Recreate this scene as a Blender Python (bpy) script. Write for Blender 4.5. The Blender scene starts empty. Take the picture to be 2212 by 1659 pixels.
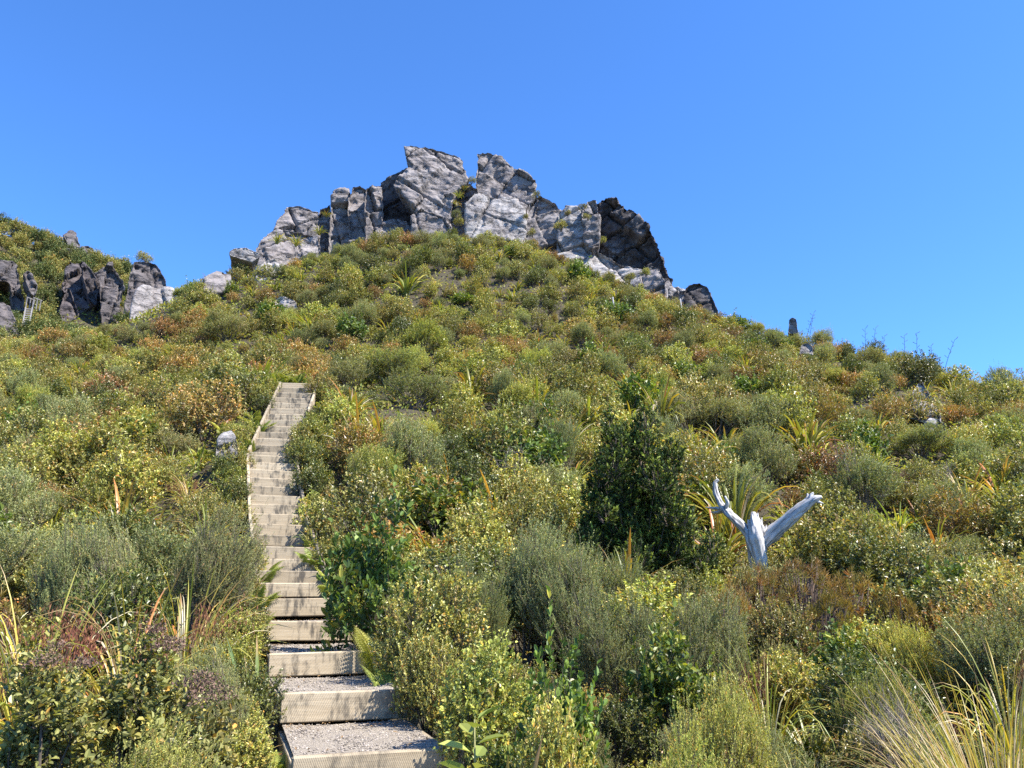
import bpy, bmesh, math, random
import numpy as np
from mathutils import Vector, noise as mnoise
from mathutils.geometry import tessellate_polygon

# ------------------------------------------------------------------ camera, sky, sun, exposure
scene = bpy.context.scene
col = scene.collection
R_ = math.radians
FPX = 804.0                      # focal length in pixels of a 1024 wide frame
PITCH = R_(14.8)
EYE = np.array([0.0, 0.0, 1.6])
cam_data = bpy.data.cameras.new('camera')
cam_data.sensor_width = 36.0
cam_data.lens = FPX / 1024.0 * 36.0
cam_data.clip_start = 0.05
cam_data.clip_end = 6000.0
cam = bpy.data.objects.new('camera', cam_data)
col.objects.link(cam)
cam.location = EYE
cam.rotation_euler = (R_(90) + PITCH, 0, 0)
scene.camera = cam

SUN_EL, SUN_AZ = R_(52), R_(66)          # azimuth: from straight behind the camera towards its right
sun_vec = Vector((math.sin(SUN_AZ) * math.cos(SUN_EL), -math.cos(SUN_AZ) * math.cos(SUN_EL), math.sin(SUN_EL)))
world = bpy.data.worlds.new('World')
scene.world = world
world.use_nodes = True
wn = world.node_tree
sky = wn.nodes.new('ShaderNodeTexSky')
sky.sky_type = 'NISHITA'
sky.sun_disc = False
sky.sun_elevation = SUN_EL
sky.sun_rotation = math.atan2(sun_vec.x, sun_vec.y)
sky.altitude = 700
sky.air_density = 1.0
sky.dust_density = 0.3
sky.ozone_density = 3.0
bg = wn.nodes['Background']
tint = wn.nodes.new('ShaderNodeMix'); tint.data_type = 'RGBA'; tint.blend_type = 'MULTIPLY'; tint.inputs[0].default_value = 1
tint.inputs[7].default_value = (.475, .83, 1.27, 1)      # the deep blue of this clear sky
wn.links.new(sky.outputs[0], tint.inputs[6]); wn.links.new(tint.outputs[2], bg.inputs['Color'])
bg.inputs['Strength'].default_value = 0.112
sun_data = bpy.data.lights.new('sun', 'SUN')
sun_data.energy = 5.0
sun_data.angle = R_(0.53)
sun_data.color = (1.0, 0.94, 0.85)
sun = bpy.data.objects.new('sun', sun_data)
col.objects.link(sun)
sun.rotation_euler = sun_vec.to_track_quat('Z', 'Y').to_euler()
scene.view_settings.view_transform = 'Standard'
scene.view_settings.look = 'None'
scene.view_settings.exposure = 1.25
scene.view_settings.gamma = 1.0
scene.view_settings.use_curve_mapping = False
scene.cycles.max_bounces = 6
scene.cycles.diffuse_bounces = 3
scene.cycles.glossy_bounces = 2
scene.cycles.transmission_bounces = 3
scene.cycles.use_denoising = False

# ------------------------------------------------------------------ helpers: pixels and points
K = 1024.0 / 2212.0              # the photograph was measured on a 2212 x 1659 view
cp, sp = math.cos(PITCH), math.sin(PITCH)


def at(x, y, d):
    """world point at horizontal distance d in the direction of view pixel (x, y)"""
    a = (x * K - 512) / FPX
    b = (384 - y * K) / FPX
    v = np.array([a, cp - b * sp, sp + b * cp])
    return EYE + v * (d / math.hypot(v[0], v[1]))


def project(p):
    """world points (n,3) -> view pixels (n,2)"""
    q = np.atleast_2d(p) - EYE
    z = q[:, 1] * cp + q[:, 2] * sp
    z = np.where(z < 0.1, 0.1, z)
    b = -q[:, 1] * sp + q[:, 2] * cp
    return np.stack([(q[:, 0] / z * FPX + 512) / K, (384 - b / z * FPX) / K], 1)


def unit(v):
    return v / np.maximum(np.linalg.norm(v, axis=-1, keepdims=True), 1e-9)


class Geo:
    """collects triangles with a colour per vertex and a material index per face"""
    def __init__(self):
        self.V, self.T, self.C, self.M, self.S = [], [], [], [], []
        self.n = 0

    def add(self, V, T, C, m=0, smooth=False):
        V = np.asarray(V, float).reshape(-1, 3)
        T = np.asarray(T, int).reshape(-1, 3)
        C = np.broadcast_to(np.asarray(C, float), V.shape)
        self.V.append(V); self.T.append(T + self.n); self.C.append(C)
        self.M.append(np.full(len(T), m)); self.S.append(np.full(len(T), smooth))
        self.n += len(V)

    def merge(self, g, m=None):
        self.V += g.V; self.C += g.C; self.S += g.S
        self.M += g.M if m is None else [np.full(len(x), m) for x in g.M]
        self.T += [T + self.n for T in g.T]
        self.n += g.n

    def transformed(self, loc, rz, sc):
        c, s = math.cos(rz), math.sin(rz)
        Rm = np.array([[c, s, 0], [-s, c, 0], [0, 0, 1]])
        g = Geo(); g.V = [V @ Rm * sc + np.asarray(loc) for V in self.V]
        g.T, g.C, g.M, g.S, g.n = list(self.T), list(self.C), list(self.M), list(self.S), self.n
        return g

    def mesh(self, name, mats):
        V = np.concatenate(self.V); T = np.concatenate(self.T); C = np.concatenate(self.C)
        M = np.concatenate(self.M); S = np.concatenate(self.S)
        me = bpy.data.meshes.new(name)
        me.vertices.add(len(V)); me.vertices.foreach_set('co', V.ravel())
        me.loops.add(len(T) * 3); me.loops.foreach_set('vertex_index', T.ravel().astype(np.int32))
        me.polygons.add(len(T)); me.polygons.foreach_set('loop_start', np.arange(len(T), dtype=np.int32) * 3)
        for m in mats:
            me.materials.append(m)
        me.polygons.foreach_set('material_index', M.astype(np.int32))
        me.polygons.foreach_set('use_smooth', S.astype(bool))
        me.update(calc_edges=True)
        me.validate()
        ca = me.color_attributes.new('Col', 'FLOAT_COLOR', 'POINT')
        ca.data.foreach_set('color', np.concatenate([C, np.ones((len(C), 1))], 1).ravel())
        return me

    def leaves(self, P, D, N, L, W, C, oval=False, fold=.22, curl=.12, m=0):
        n = len(P)
        if n == 0:
            return
        L = np.broadcast_to(L, (n,))[:, None]; W = np.broadcast_to(W, (n,))[:, None]
        D = unit(D); S = unit(np.cross(D, N)); U = np.cross(S, D)
        if oval:
            v = [P, P + D * .3 * L + S * .46 * W + U * fold * W, P + D * .7 * L + S * .42 * W + U * (fold * W - curl * .5 * L),
                 P + D * L - U * curl * L, P + D * .7 * L - S * .42 * W + U * (fold * W - curl * .5 * L), P + D * .3 * L - S * .46 * W + U * fold * W]
            t = np.array([[0, 1, 2], [0, 2, 3], [0, 3, 4], [0, 4, 5]])
        else:
            v = [P, P + D * .45 * L + S * .5 * W + U * fold * W, P + D * L - U * curl * L, P + D * .45 * L - S * .5 * W + U * fold * W]
            t = np.array([[0, 1, 2], [0, 2, 3]])
        k = len(v)
        V = np.stack(v, 1).reshape(-1, 3)
        T = (np.arange(n)[:, None, None] * k + t[None]).reshape(-1, 3)
        self.add(V, T, np.repeat(C, k, 0), m)

    def strips(self, P, S, W, C, dip=.25, m=0):
        """n strap leaves: centre lines P (n,k,3), side vectors S (n,3), widths W (n,k)"""
        n, k, _ = P.shape
        Tg = unit(np.gradient(P, axis=1)); Sd = unit(S)[:, None, :] * np.ones((1, k, 1))
        Nn = np.cross(Sd, Tg)
        Wd = W[:, :, None]
        V = np.stack([P - Sd * Wd / 2 + Nn * dip * Wd, P, P + Sd * Wd / 2 + Nn * dip * Wd], 2)   # n,k,3,3
        base = np.arange(n)[:, None] * (3 * k) + np.arange(k - 1)[None] * 3
        b = base.ravel()
        q = []
        for a in (0, 1):
            q.append(np.stack([b + a, b + a + 1, b + a + 4], 1)); q.append(np.stack([b + a, b + a + 4, b + a + 3], 1))
        Cc = np.broadcast_to(C[:, None, None, :] if C.ndim == 2 else C[:, :, None, :], (n, k, 3, 3))
        self.add(V.reshape(-1, 3), np.concatenate(q), Cc.reshape(-1, 3), m, True)

    def tubes(self, P, Rr, C, sides=4, m=0, cap=True):
        P = np.asarray(P, float); n, k, _ = P.shape
        Rr = np.broadcast_to(Rr, (n, k))
        Tg = unit(np.gradient(P, axis=1))
        mean = unit(P[:, -1] - P[:, 0])
        ref = np.where(np.abs(mean[:, 2:3]) > .9, np.array([[1., 0, 0]]), np.array([[0, 0, 1.]]))[:, None, :]
        A = unit(np.cross(Tg, ref)); B = np.cross(Tg, A)
        ang = np.linspace(0, 2 * math.pi, sides, endpoint=False)
        V = P[:, :, None] + Rr[:, :, None, None] * (A[:, :, None] * np.cos(ang)[None, None, :, None] + B[:, :, None] * np.sin(ang)[None, None, :, None])
        i = np.arange(n)[:, None, None] * k * sides; j = np.arange(k - 1)[None, :, None] * sides; s = np.arange(sides)[None, None]
        a = (i + j + s).ravel(); b = (i + j + (s + 1) % sides).ravel()
        T = np.concatenate([np.stack([a, b, b + sides], 1), np.stack([a, b + sides, a + sides], 1)])
        C = np.asarray(C, float)
        if C.ndim == 2:
            C = np.repeat(C, k * sides, 0)
        self.add(V.reshape(-1, 3), T, C, m, True)
        if cap and k > 1 and sides > 3:
            e = (np.arange(n) * k * sides + (k - 1) * sides)[:, None]
            cT = np.concatenate([np.stack([e[:, 0], e[:, 0] + q, e[:, 0] + q + 1], 1) for q in range(1, sides - 1)])
            self.T.append(cT + self.n - n * k * sides); self.M.append(np.full(len(cT), m)); self.S.append(np.full(len(cT), False))


def link(name, data, parent=None):
    o = bpy.data.objects.new(name, data)
    col.objects.link(o)
    if parent is not None:
        o.parent = parent
    return o


def tag(o, label=None, cat=None, group=None, kind=None):
    if label: o['label'] = label
    if cat: o['category'] = cat
    if group: o['group'] = group
    if kind: o['kind'] = kind
    return o


# ------------------------------------------------------------------ materials
def new_mat(name):
    m = bpy.data.materials.new(name); m.use_nodes = True
    nt = m.node_tree
    return m, nt, nt.nodes['Principled BSDF'], nt.nodes['Material Output']


def leaf_mat(name, rough=.45, spec=.5, trans=.3, hue=.03, val=.3, warm=1.0):
    m, nt, bs, out = new_mat(name)
    N, Lk = nt.nodes.new, nt.links.new
    at_ = N('ShaderNodeAttribute'); at_.attribute_name = 'Col'
    oi = N('ShaderNodeObjectInfo')
    h = N('ShaderNodeHueSaturation')
    mr = N('ShaderNodeMapRange'); mr.inputs['To Min'].default_value = .5 - hue; mr.inputs['To Max'].default_value = .5 + hue
    Lk(oi.outputs['Random'], mr.inputs['Value']); Lk(mr.outputs[0], h.inputs['Hue'])
    mu = N('ShaderNodeMath'); mu.operation = 'MULTIPLY'; mu.inputs[1].default_value = 7.31
    fr = N('ShaderNodeMath'); fr.operation = 'FRACT'
    Lk(oi.outputs['Random'], mu.inputs[0]); Lk(mu.outputs[0], fr.inputs[0])
    mv = N('ShaderNodeMapRange'); mv.inputs['To Min'].default_value = 1 - val; mv.inputs['To Max'].default_value = 1 + val
    Lk(fr.outputs[0], mv.inputs['Value']); Lk(mv.outputs[0], h.inputs['Value'])
    Lk(at_.outputs['Color'], h.inputs['Color'])
    Lk(h.outputs[0], bs.inputs['Base Color'])
    bs.inputs['Roughness'].default_value = rough
    bs.inputs['Specular IOR Level'].default_value = spec
    tr = N('ShaderNodeBsdfTranslucent')
    g = N('ShaderNodeMix'); g.data_type = 'RGBA'; g.blend_type = 'MULTIPLY'; g.inputs[0].default_value = 1
    g.inputs[7].default_value = (1.5, 1.5, .55, 1)
    Lk(h.outputs[0], g.inputs[6]); Lk(g.outputs[2], tr.inputs['Color'])
    mx = N('ShaderNodeMixShader'); mx.inputs[0].default_value = trans
    Lk(bs.outputs[0], mx.inputs[1]); Lk(tr.outputs[0], mx.inputs[2]); Lk(mx.outputs[0], out.inputs['Surface'])
    return m


def ramp(nt, fac, stops):
    r = nt.nodes.new('ShaderNodeValToRGB')
    e = r.color_ramp.elements
    while len(e) < len(stops):
        e.new(.5)
    for el, (p, c) in zip(e, stops):
        el.position = p; el.color = (*c, 1)
    nt.links.new(fac, r.inputs[0])
    return r.outputs[0]


def tex(nt, kind, coord, scale, detail=6, rough=.6, mapping=None, **kw):
    t = nt.nodes.new(kind)
    if mapping:
        mp = nt.nodes.new('ShaderNodeMapping')
        mp.inputs['Rotation'].default_value = mapping[0]; mp.inputs['Scale'].default_value = mapping[1]
        nt.links.new(coord, mp.inputs[0]); coord = mp.outputs[0]
    nt.links.new(coord, t.inputs['Vector'])
    t.inputs['Scale'].default_value = scale
    if 'Detail' in t.inputs: t.inputs['Detail'].default_value = detail
    if 'Roughness' in t.inputs: t.inputs['Roughness'].default_value = rough
    for k_, v_ in kw.items():
        setattr(t, k_, v_)
    return t


def mixc(nt, fac, a, b, mode='MIX'):
    g = nt.nodes.new('ShaderNodeMix'); g.data_type = 'RGBA'; g.blend_type = mode
    for sock, v in ((g.inputs[0], fac), (g.inputs[6], a), (g.inputs[7], b)):
        if isinstance(v, (int, float)): sock.default_value = v
        elif isinstance(v, tuple): sock.default_value = (*v, 1)
        else: nt.links.new(v, sock)
    return g.outputs[2]


def bump(nt, bs, *hs):
    prev = None
    for h, s, d in hs:
        b = nt.nodes.new('ShaderNodeBump'); b.inputs['Strength'].default_value = s; b.inputs['Distance'].default_value = d
        nt.links.new(h, b.inputs['Height'])
        if prev is not None: nt.links.new(prev, b.inputs['Normal'])
        prev = b.outputs[0]
    nt.links.new(prev, bs.inputs['Normal'])


def rock_mat(name, base, pale, brown, pale_at=.55, strata=(0, R_(-22), 0), dark_streak=.5, size=1.0):
    m, nt, bs, out = new_mat(name)
    ge = nt.nodes.new('ShaderNodeNewGeometry'); co = ge.outputs['Position']
    n1 = tex(nt, 'ShaderNodeTexNoise', co, .55 / size, 8, .62)
    n2 = tex(nt, 'ShaderNodeTexNoise', co, 1.6 / size, 8, .7)
    n3 = tex(nt, 'ShaderNodeTexNoise', co, 7 / size, 6, .7)
    st = tex(nt, 'ShaderNodeTexNoise', co, 1.0 / size, 5, .65, (strata, (.5, .5, 5.0)))
    vs = tex(nt, 'ShaderNodeTexNoise', co, 1.0 / size, 4, .6, ((0, 0, 0), (2.2, 2.2, .25)))
    dark = tuple(c * .5 for c in base)
    c1 = ramp(nt, n3.outputs[0], [(.25, tuple(c * .8 for c in base)), (.55, base), (.8, tuple(min(1, c * 1.2) for c in base))])
    f_pale = ramp(nt, n1.outputs[0], [(pale_at - .06, (0, 0, 0)), (pale_at + .1, (1, 1, 1))])
    f_p2 = ramp(nt, n2.outputs[0], [(.42, (0, 0, 0)), (.62, (1, 1, 1))])
    fp = mixc(nt, .75, f_pale, f_p2, 'MULTIPLY')
    c2 = mixc(nt, fp, c1, pale)
    f_b = ramp(nt, n2.outputs[0], [(.52, (0, 0, 0)), (.75, (.75, .75, .75))])
    c3 = mixc(nt, f_b, c2, mixc(nt, .5, c2, brown))
    f_s = ramp(nt, vs.outputs[0], [(.54, (0, 0, 0)), (.78, (dark_streak * .8,) * 3)])
    c4 = mixc(nt, f_s, c3, dark)
    f_l = ramp(nt, st.outputs[0], [(.34, (.4, .4, .4)), (.44, (0, 0, 0))])
    c5 = mixc(nt, f_l, c4, dark)
    dst = nt.nodes.new('ShaderNodeVectorMath'); dst.operation = 'MULTIPLY_ADD'; dst.inputs[1].default_value = (.9, .9, .9)
    nt.links.new(n2.outputs['Color'], dst.inputs[0]); nt.links.new(co, dst.inputs[2])
    fz = tex(nt, 'ShaderNodeTexVoronoi', dst.outputs[0], .62 / size, mapping=(strata, (.8, .8, 1.5)), feature='DISTANCE_TO_EDGE')
    fz2 = tex(nt, 'ShaderNodeTexVoronoi', dst.outputs[0], 1.7 / size, mapping=((0, strata[1] + .5, .3), (.6, .6, 1.6)), feature='DISTANCE_TO_EDGE')
    fa = ramp(nt, fz.outputs['Distance'], [(.0, (.85, .85, .85)), (.035, (0, 0, 0))])
    fb = ramp(nt, fz2.outputs['Distance'], [(.0, (.5, .5, .5)), (.03, (0, 0, 0))])
    c5 = mixc(nt, fa, mixc(nt, fb, c5, dark), tuple(c * .3 for c in base))
    nt.links.new(c5, bs.inputs['Base Color'])
    bs.inputs['Roughness'].default_value = .85
    bs.inputs['Specular IOR Level'].default_value = .25
    bump(nt, bs, (ramp(nt, fz.outputs['Distance'], [(0, (0, 0, 0)), (.06, (1, 1, 1))]), .8, .12 * size), (st.outputs[0], .7, .16 * size), (n3.outputs[0], .5, .05 * size), (tex(nt, 'ShaderNodeTexNoise', co, 24 / size, 4, .7).outputs[0], .5, .02 * size))
    return m


M = {}
M['leaf'] = leaf_mat('leaf_small', .40, .5, .2, .014, .28)
M['needle'] = leaf_mat('leaf_needle', .55, .3, .25, .015, .18)
M['gloss'] = leaf_mat('leaf_glossy', .42, .4, .25, .015, .15)
M['strap'] = leaf_mat('leaf_strap', .38, .5, .3, .02, .2)
M['dark'] = leaf_mat('leaf_dark', .55, .3, .12, .01, .1)
M['fern'] = leaf_mat('leaf_fern', .5, .35, .35, .015, .15)
M['dry'] = leaf_mat('leaf_dry', .8, .2, .1, .02, .15)


def bark_mat(name, c):
    m, nt, bs, out = new_mat(name)
    a = nt.nodes.new('ShaderNodeAttribute'); a.attribute_name = 'Col'
    ge = nt.nodes.new('ShaderNodeTexCoord')
    n = tex(nt, 'ShaderNodeTexNoise', ge.outputs['Object'], 30, 5, .7)
    f = ramp(nt, n.outputs[0], [(.3, (.55, .55, .55)), (.7, (1.2, 1.2, 1.2))])
    nt.links.new(mixc(nt, 1.0, a.outputs['Color'], f, 'MULTIPLY'), bs.inputs['Base Color'])
    bs.inputs['Roughness'].default_value = .9
    return m


M['bark'] = bark_mat('bark', (.2, .17, .14))
M['rock'] = rock_mat('rock_grey', (.265, .236, .228), (.36, .335, .325), (.29, .215, .175), .54, dark_streak=.35)
M['rock_pale'] = rock_mat('rock_pale', (.315, .287, .277), (.44, .42, .40), (.33, .255, .21), .46, dark_streak=.2)
M['rock_dark'] = rock_mat('rock_dark', (.088, .077, .077), (.27, .25, .245), (.13, .09, .075), .52, dark_streak=.7)  # dark stone; its tone also stands in for shade on recessed crag walls
M['rock_far'] = rock_mat('rock_far', (.145, .127, .125), (.29, .27, .26), (.19, .14, .11), .58, (0, R_(8), 0), .5, 1.5)
M['rock_far_tilt'] = rock_mat('rock_far_tilt', (.115, .098, .1), (.25, .23, .22), (.16, .115, .1), .6, (0, R_(48), 0), .5, 1.5)


def soil_mat():
    m, nt, bs, out = new_mat('soil')
    co = nt.nodes.new('ShaderNodeNewGeometry').outputs['Position']
    n = tex(nt, 'ShaderNodeTexNoise', co, 3, 8, .7); n2 = tex(nt, 'ShaderNodeTexNoise', co, 22, 6, .7)
    c = ramp(nt, n.outputs[0], [(.3, (.035, .028, .018)), (.55, (.06, .05, .027)), (.75, (.075, .075, .03))])
    nt.links.new(mixc(nt, .5, c, ramp(nt, n2.outputs[0], [(.35, (.02, .018, .012)), (.7, (.12, .095, .055))])), bs.inputs['Base Color'])
    bs.inputs['Roughness'].default_value = .95
    bump(nt, bs, (n2.outputs[0], .8, .08))
    return m


def timber_mat():
    m, nt, bs, out = new_mat('weathered_timber')
    tc = nt.nodes.new('ShaderNodeTexCoord'); co = tc.outputs['Object']
    oi = nt.nodes.new('ShaderNodeObjectInfo')
    va = nt.nodes.new('ShaderNodeVectorMath'); va.operation = 'ADD'
    sc_ = nt.nodes.new('ShaderNodeVectorMath'); sc_.operation = 'SCALE'; sc_.inputs[0].default_value = (37, 11, 23)
    nt.links.new(oi.outputs['Random'], sc_.inputs['Scale']); nt.links.new(co, va.inputs[0]); nt.links.new(sc_.outputs[0], va.inputs[1])
    co = va.outputs[0]
    g = tex(nt, 'ShaderNodeTexNoise', co, 1, 6, .65, ((0, 0, 0), (1.6, 12, 26)))
    s = tex(nt, 'ShaderNodeTexNoise', co, 1, 5, .7, ((0, 0, 0), (9, 9, 2.6)))
    s2 = tex(nt, 'ShaderNodeTexNoise', co, 2.6, 4, .6)
    c = ramp(nt, g.outputs[0], [(.25, (.30, .235, .15)), (.5, (.375, .305, .205)), (.8, (.45, .38, .27))])
    f = mixc(nt, 1.0, ramp(nt, s.outputs[0], [(.48, (0, 0, 0)), (.60, (.9, .9, .9))]), ramp(nt, s2.outputs[0], [(.36, (0, 0, 0)), (.52, (1, 1, 1))]), 'MULTIPLY')
    c2 = mixc(nt, f, c, (.075, .065, .05))
    mr = nt.nodes.new('ShaderNodeMapRange'); mr.inputs['To Min'].default_value = .74; mr.inputs['To Max'].default_value = 1.12
    nt.links.new(oi.outputs['Random'], mr.inputs['Value'])
    hv = nt.nodes.new('ShaderNodeHueSaturation'); nt.links.new(mr.outputs[0], hv.inputs['Value']); nt.links.new(c2, hv.inputs['Color'])
    nt.links.new(hv.outputs[0], bs.inputs['Base Color'])
    bs.inputs['Roughness'].default_value = .8
    w = nt.nodes.new('ShaderNodeTexWave'); w.inputs['Scale'].default_value = 26; w.inputs['Distortion'].default_value = 1.5
    mp = nt.nodes.new('ShaderNodeMapping'); mp.inputs['Rotation'].default_value = (0, R_(25), 0)
    nt.links.new(co, mp.inputs[0]); nt.links.new(mp.outputs[0], w.inputs['Vector'])
    bump(nt, bs, (g.outputs[0], .5, .01), (w.outputs[0], .25, .004))
    return m


def gravel_mat():
    m, nt, bs, out = new_mat('gravel')
    co = nt.nodes.new('ShaderNodeNewGeometry').outputs['Position']
    v = tex(nt, 'ShaderNodeTexVoronoi', co, 55); v2 = tex(nt, 'ShaderNodeTexVoronoi', co, 120)
    n = tex(nt, 'ShaderNodeTexNoise', co, 4, 6, .7)
    hs = nt.nodes.new('ShaderNodeSeparateColor'); nt.links.new(v.outputs['Color'], hs.inputs[0])
    c = ramp(nt, hs.outputs[0], [(.0, (.20, .165, .125)), (.5, (.36, .305, .235)), (1, (.47, .41, .33))])
    c2 = mixc(nt, .45, c, ramp(nt, n.outputs[0], [(.3, (.28, .225, .165)), (.7, (.40, .345, .265))]))
    nt.links.new(c2, bs.inputs['Base Color']); bs.inputs['Roughness'].default_value = .9
    bump(nt, bs, (v.outputs['Distance'], .8, .02), (v2.outputs['Distance'], .5, .008))
    return m


def dead_mat():
    m, nt, bs, out = new_mat('bleached_wood')
    tc = nt.nodes.new('ShaderNodeAttribute'); tc.attribute_name = 'Col'
    co = nt.nodes.new('ShaderNodeTexCoord').outputs['Object']
    n = tex(nt, 'ShaderNodeTexNoise', co, 6, 6, .7)
    c = ramp(nt, n.outputs[0], [(.3, (.36, .345, .33)), (.5, (.56, .54, .515)), (.75, (.64, .615, .59))])
    nt.links.new(mixc(nt, 1.0, c, tc.outputs['Color'], 'MULTIPLY'), bs.inputs['Base Color'])
    bs.inputs['Roughness'].default_value = .75
    return m


M['soil'], M['timber'], M['gravel'], M['deadwood'] = soil_mat(), timber_mat(), gravel_mat(), dead_mat()

# ------------------------------------------------------------------ the staircase line
# top of each step: distance from the eye, height against the eye, centre x, all measured
W_LOW, W_UP = 1.0, .88
SP, widths = [], []
def step(xl, y, d, W, turn):
    """top left corner of a riser in the view, its distance and width, and how far it turns from facing the camera"""
    L = at(xl, y, d)
    SP.append(L + np.array([math.cos(turn), math.sin(turn), 0]) * W / 2); widths.append(W)

step(670, 1860, 4.4, W_LOW, R_(18))
for xl, y, d in ((633, 1632, 5.6), (609, 1496, 7.0), (583, 1410, 8.75), (578, 1343, 10.35), (560, 1293, 11.1)):
    step(xl, y, d, W_LOW, R_(17))
yz = [1540, 1455, 1370, 1287, 1207, 1132, 1060, 995, 930, 870, 812, 757, 705, 655, 635, 587, 540, 497, 455, 412, 372, 333, 295, 260, 225, 190, 158]
for k, v in enumerate(yz):
    xz = np.interp(k, [0, 3, 6, 9, 13, 14, 15, 17, 21, 26], [318, 288, 264, 252, 248, 258, 268, 318, 394, 478])
    X, Y = (800 + xz / 1.8433) * .57604, (1350 + v / 1.8433) * .57604
    z = .19 + .2 * k
    v1 = at(X, Y, 1.0) - EYE
    d = z / v1[2]
    if k < 4: d = [11.5, 12.0, 12.45, 12.95][k]
    step(X, Y, d, W_UP, R_(np.interp(k, [0, 13, 15, 26], [17, 17, 9, 6])))
SP = np.array(SP)
PATH = np.concatenate([[[0.0, 1.5, 0.05]], SP, [[SP[-1, 0] - .3, SP[-1, 1] + 2, SP[-1, 2] + .4]]])

# ------------------------------------------------------------------ terrain: radial basis surface through measured points
ctrl = []
def cpt(x, y, d, h):
    p = at(x, y, d); p[2] -= h; ctrl.append(p)

for p in SP[::2]:
    ctrl.append(p - np.array([0, 0, .28]))
for x, y, d, h in [
    # left of the steps, from near to the crest
    (100, 1659, 3.8, .95), (60, 1500, 5.5, 1.0), (350, 1480, 5.2, .9), (100, 1300, 9, 1.1), (330, 1250, 10, 1.3), (60, 1100, 14.5, 1.1), (380, 1030, 14.5, 1.0), (80, 930, 22, 1.1),
    (400, 880, 20.5, .9), (500, 850, 19.5, .7), (60, 830, 29, 1.1), (330, 780, 30, 1.1), (20, 745, 40, 1.3), (200, 720, 42, 1.2), (340, 700, 42, 1.1), (560, 760, 29, 1.0), (480, 680, 38, 1.0),
    (430, 570, 47, 1.3), (620, 640, 41, .9), (620, 545, 48, .8),
    # right of the steps
    (1000, 1640, 4.2, .9), (1500, 1640, 3.9, 1.0), (2100, 1659, 4.0, .9), (900, 1450, 6.5, 1.2), (1300, 1480, 6.2, 1.0), (1700, 1480, 6.2, 1.0), (2150, 1450, 6.5, .9),
    (900, 1200, 10, 1.2), (1300, 1280, 9.8, 1.0), (1700, 1300, 10.3, 1.0), (2150, 1300, 10.5, 1.0), (800, 950, 15.8, 1.1), (1150, 1060, 13.4, 1.1), (1650, 1150, 14.8, 1.0), (2100, 1130, 15.5, 1.0),
    (1000, 860, 20.5, 1.1), (1450, 880, 20.5, 1.1), (1850, 930, 21.5, 1.0), (2180, 960, 22.5, 1.0), (750, 740, 28, 1.1), (1100, 740, 28, 1.0), (1500, 750, 29, 1.0), (1900, 800, 30, 1.0),
    (2200, 850, 30, 1.0), (750, 620, 39, 1.0), (1000, 620, 38, .9), (1250, 640, 37, .9), (1550, 690, 38, .8), (1800, 740, 37, .8), (2050, 780, 36, .8), (2210, 805, 36, .8),
    # foot of the crag and the ridge
    (700, 530, 49, .7), (850, 495, 49.5, .7), (1000, 490, 49, .7), (1150, 510, 48, .7), (1300, 580, 47, .6), (1420, 630, 46, .6), (1560, 672, 44.5, .7), (1700, 705, 42, .8), (1900, 745, 39.5, .8),
    # far left hill with its outcrops
    (0, 460, 106, 2.5), (60, 470, 104, 2.5), (115, 492, 101, 2.5), (150, 560, 97, 1), (205, 545, 93, 1), (230, 565, 89, 1), (130, 575, 90, 2), (60, 570, 88, 2), (0, 610, 80, 2), (90, 665, 76, 1.5),
    (70, 700, 72, 1), (180, 715, 68, 1), (272, 650, 78, 0), (330, 700, 64, 1), (30, 720, 60, 1), (260, 735, 58, 1), (370, 700, 55, 1),
]:
    cpt(x, y, d, h + (.5 if d > 24 and d < 62 else .15 if 12 < d <= 24 else 0))
for x, y, z in [(-3, -6, -2), (6, -6, -2.2), (0, 0, 0), (2, 1.5, 0), (-9, -4, -1.5), (14, -2, -1.4), (-30, -10, -3), (40, -5, -6), (30, 12, -1.5), (45, 20, -6), (45, 45, -8), (34, 40, 2),
                (24, 52, 4), (14, 62, 10), (2, 66, 16), (-12, 66, 16), (0, 85, 2), (30, 80, -8), (-25, 70, 12), (-20, 100, 6), (-30, 118, 16), (-70, 130, 28), (-95, 90, 38), (-80, 60, 26), (-50, 20, 8), (-45, 2, 2),
                (0, 120, -15), (60, 100, -25), (-100, 30, 10)]:
    ctrl.append(np.array([x, y, z + 0.0]))
ctrl = np.array(ctrl)


def rbf_fit(P, lam=.25):
    n = len(P)
    r = np.linalg.norm(P[:, None, :2] - P[None, :, :2], axis=2)
    A = np.zeros((n + 3, n + 3)); A[:n, :n] = -r - np.eye(n) * lam * -1 * 0
    A[:n, :n] = -np.sqrt(r * r + 1.5) + np.eye(n) * lam
    A[:n, n] = 1; A[:n, n + 1:] = P[:, :2]; A[n:, :n] = A[:n, n:].T
    return np.linalg.solve(A, np.concatenate([P[:, 2], [0, 0, 0]]))


RBW = rbf_fit(ctrl)


def path_dist(X, Y):
    """distance to the staircase line and its height there"""
    best = np.full(X.shape, 1e9); hz = np.zeros(X.shape)
    for a, b in zip(PATH[:-1], PATH[1:]):
        d = b[:2] - a[:2]
        t = np.clip(((X - a[0]) * d[0] + (Y - a[1]) * d[1]) / (d @ d), 0, 1)
        q = np.hypot(X - a[0] - t * d[0], Y - a[1] - t * d[1])
        w = q < best
        best = np.where(w, q, best); hz = np.where(w, a[2] + t * (b[2] - a[2]), hz)
    return best, hz


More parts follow.
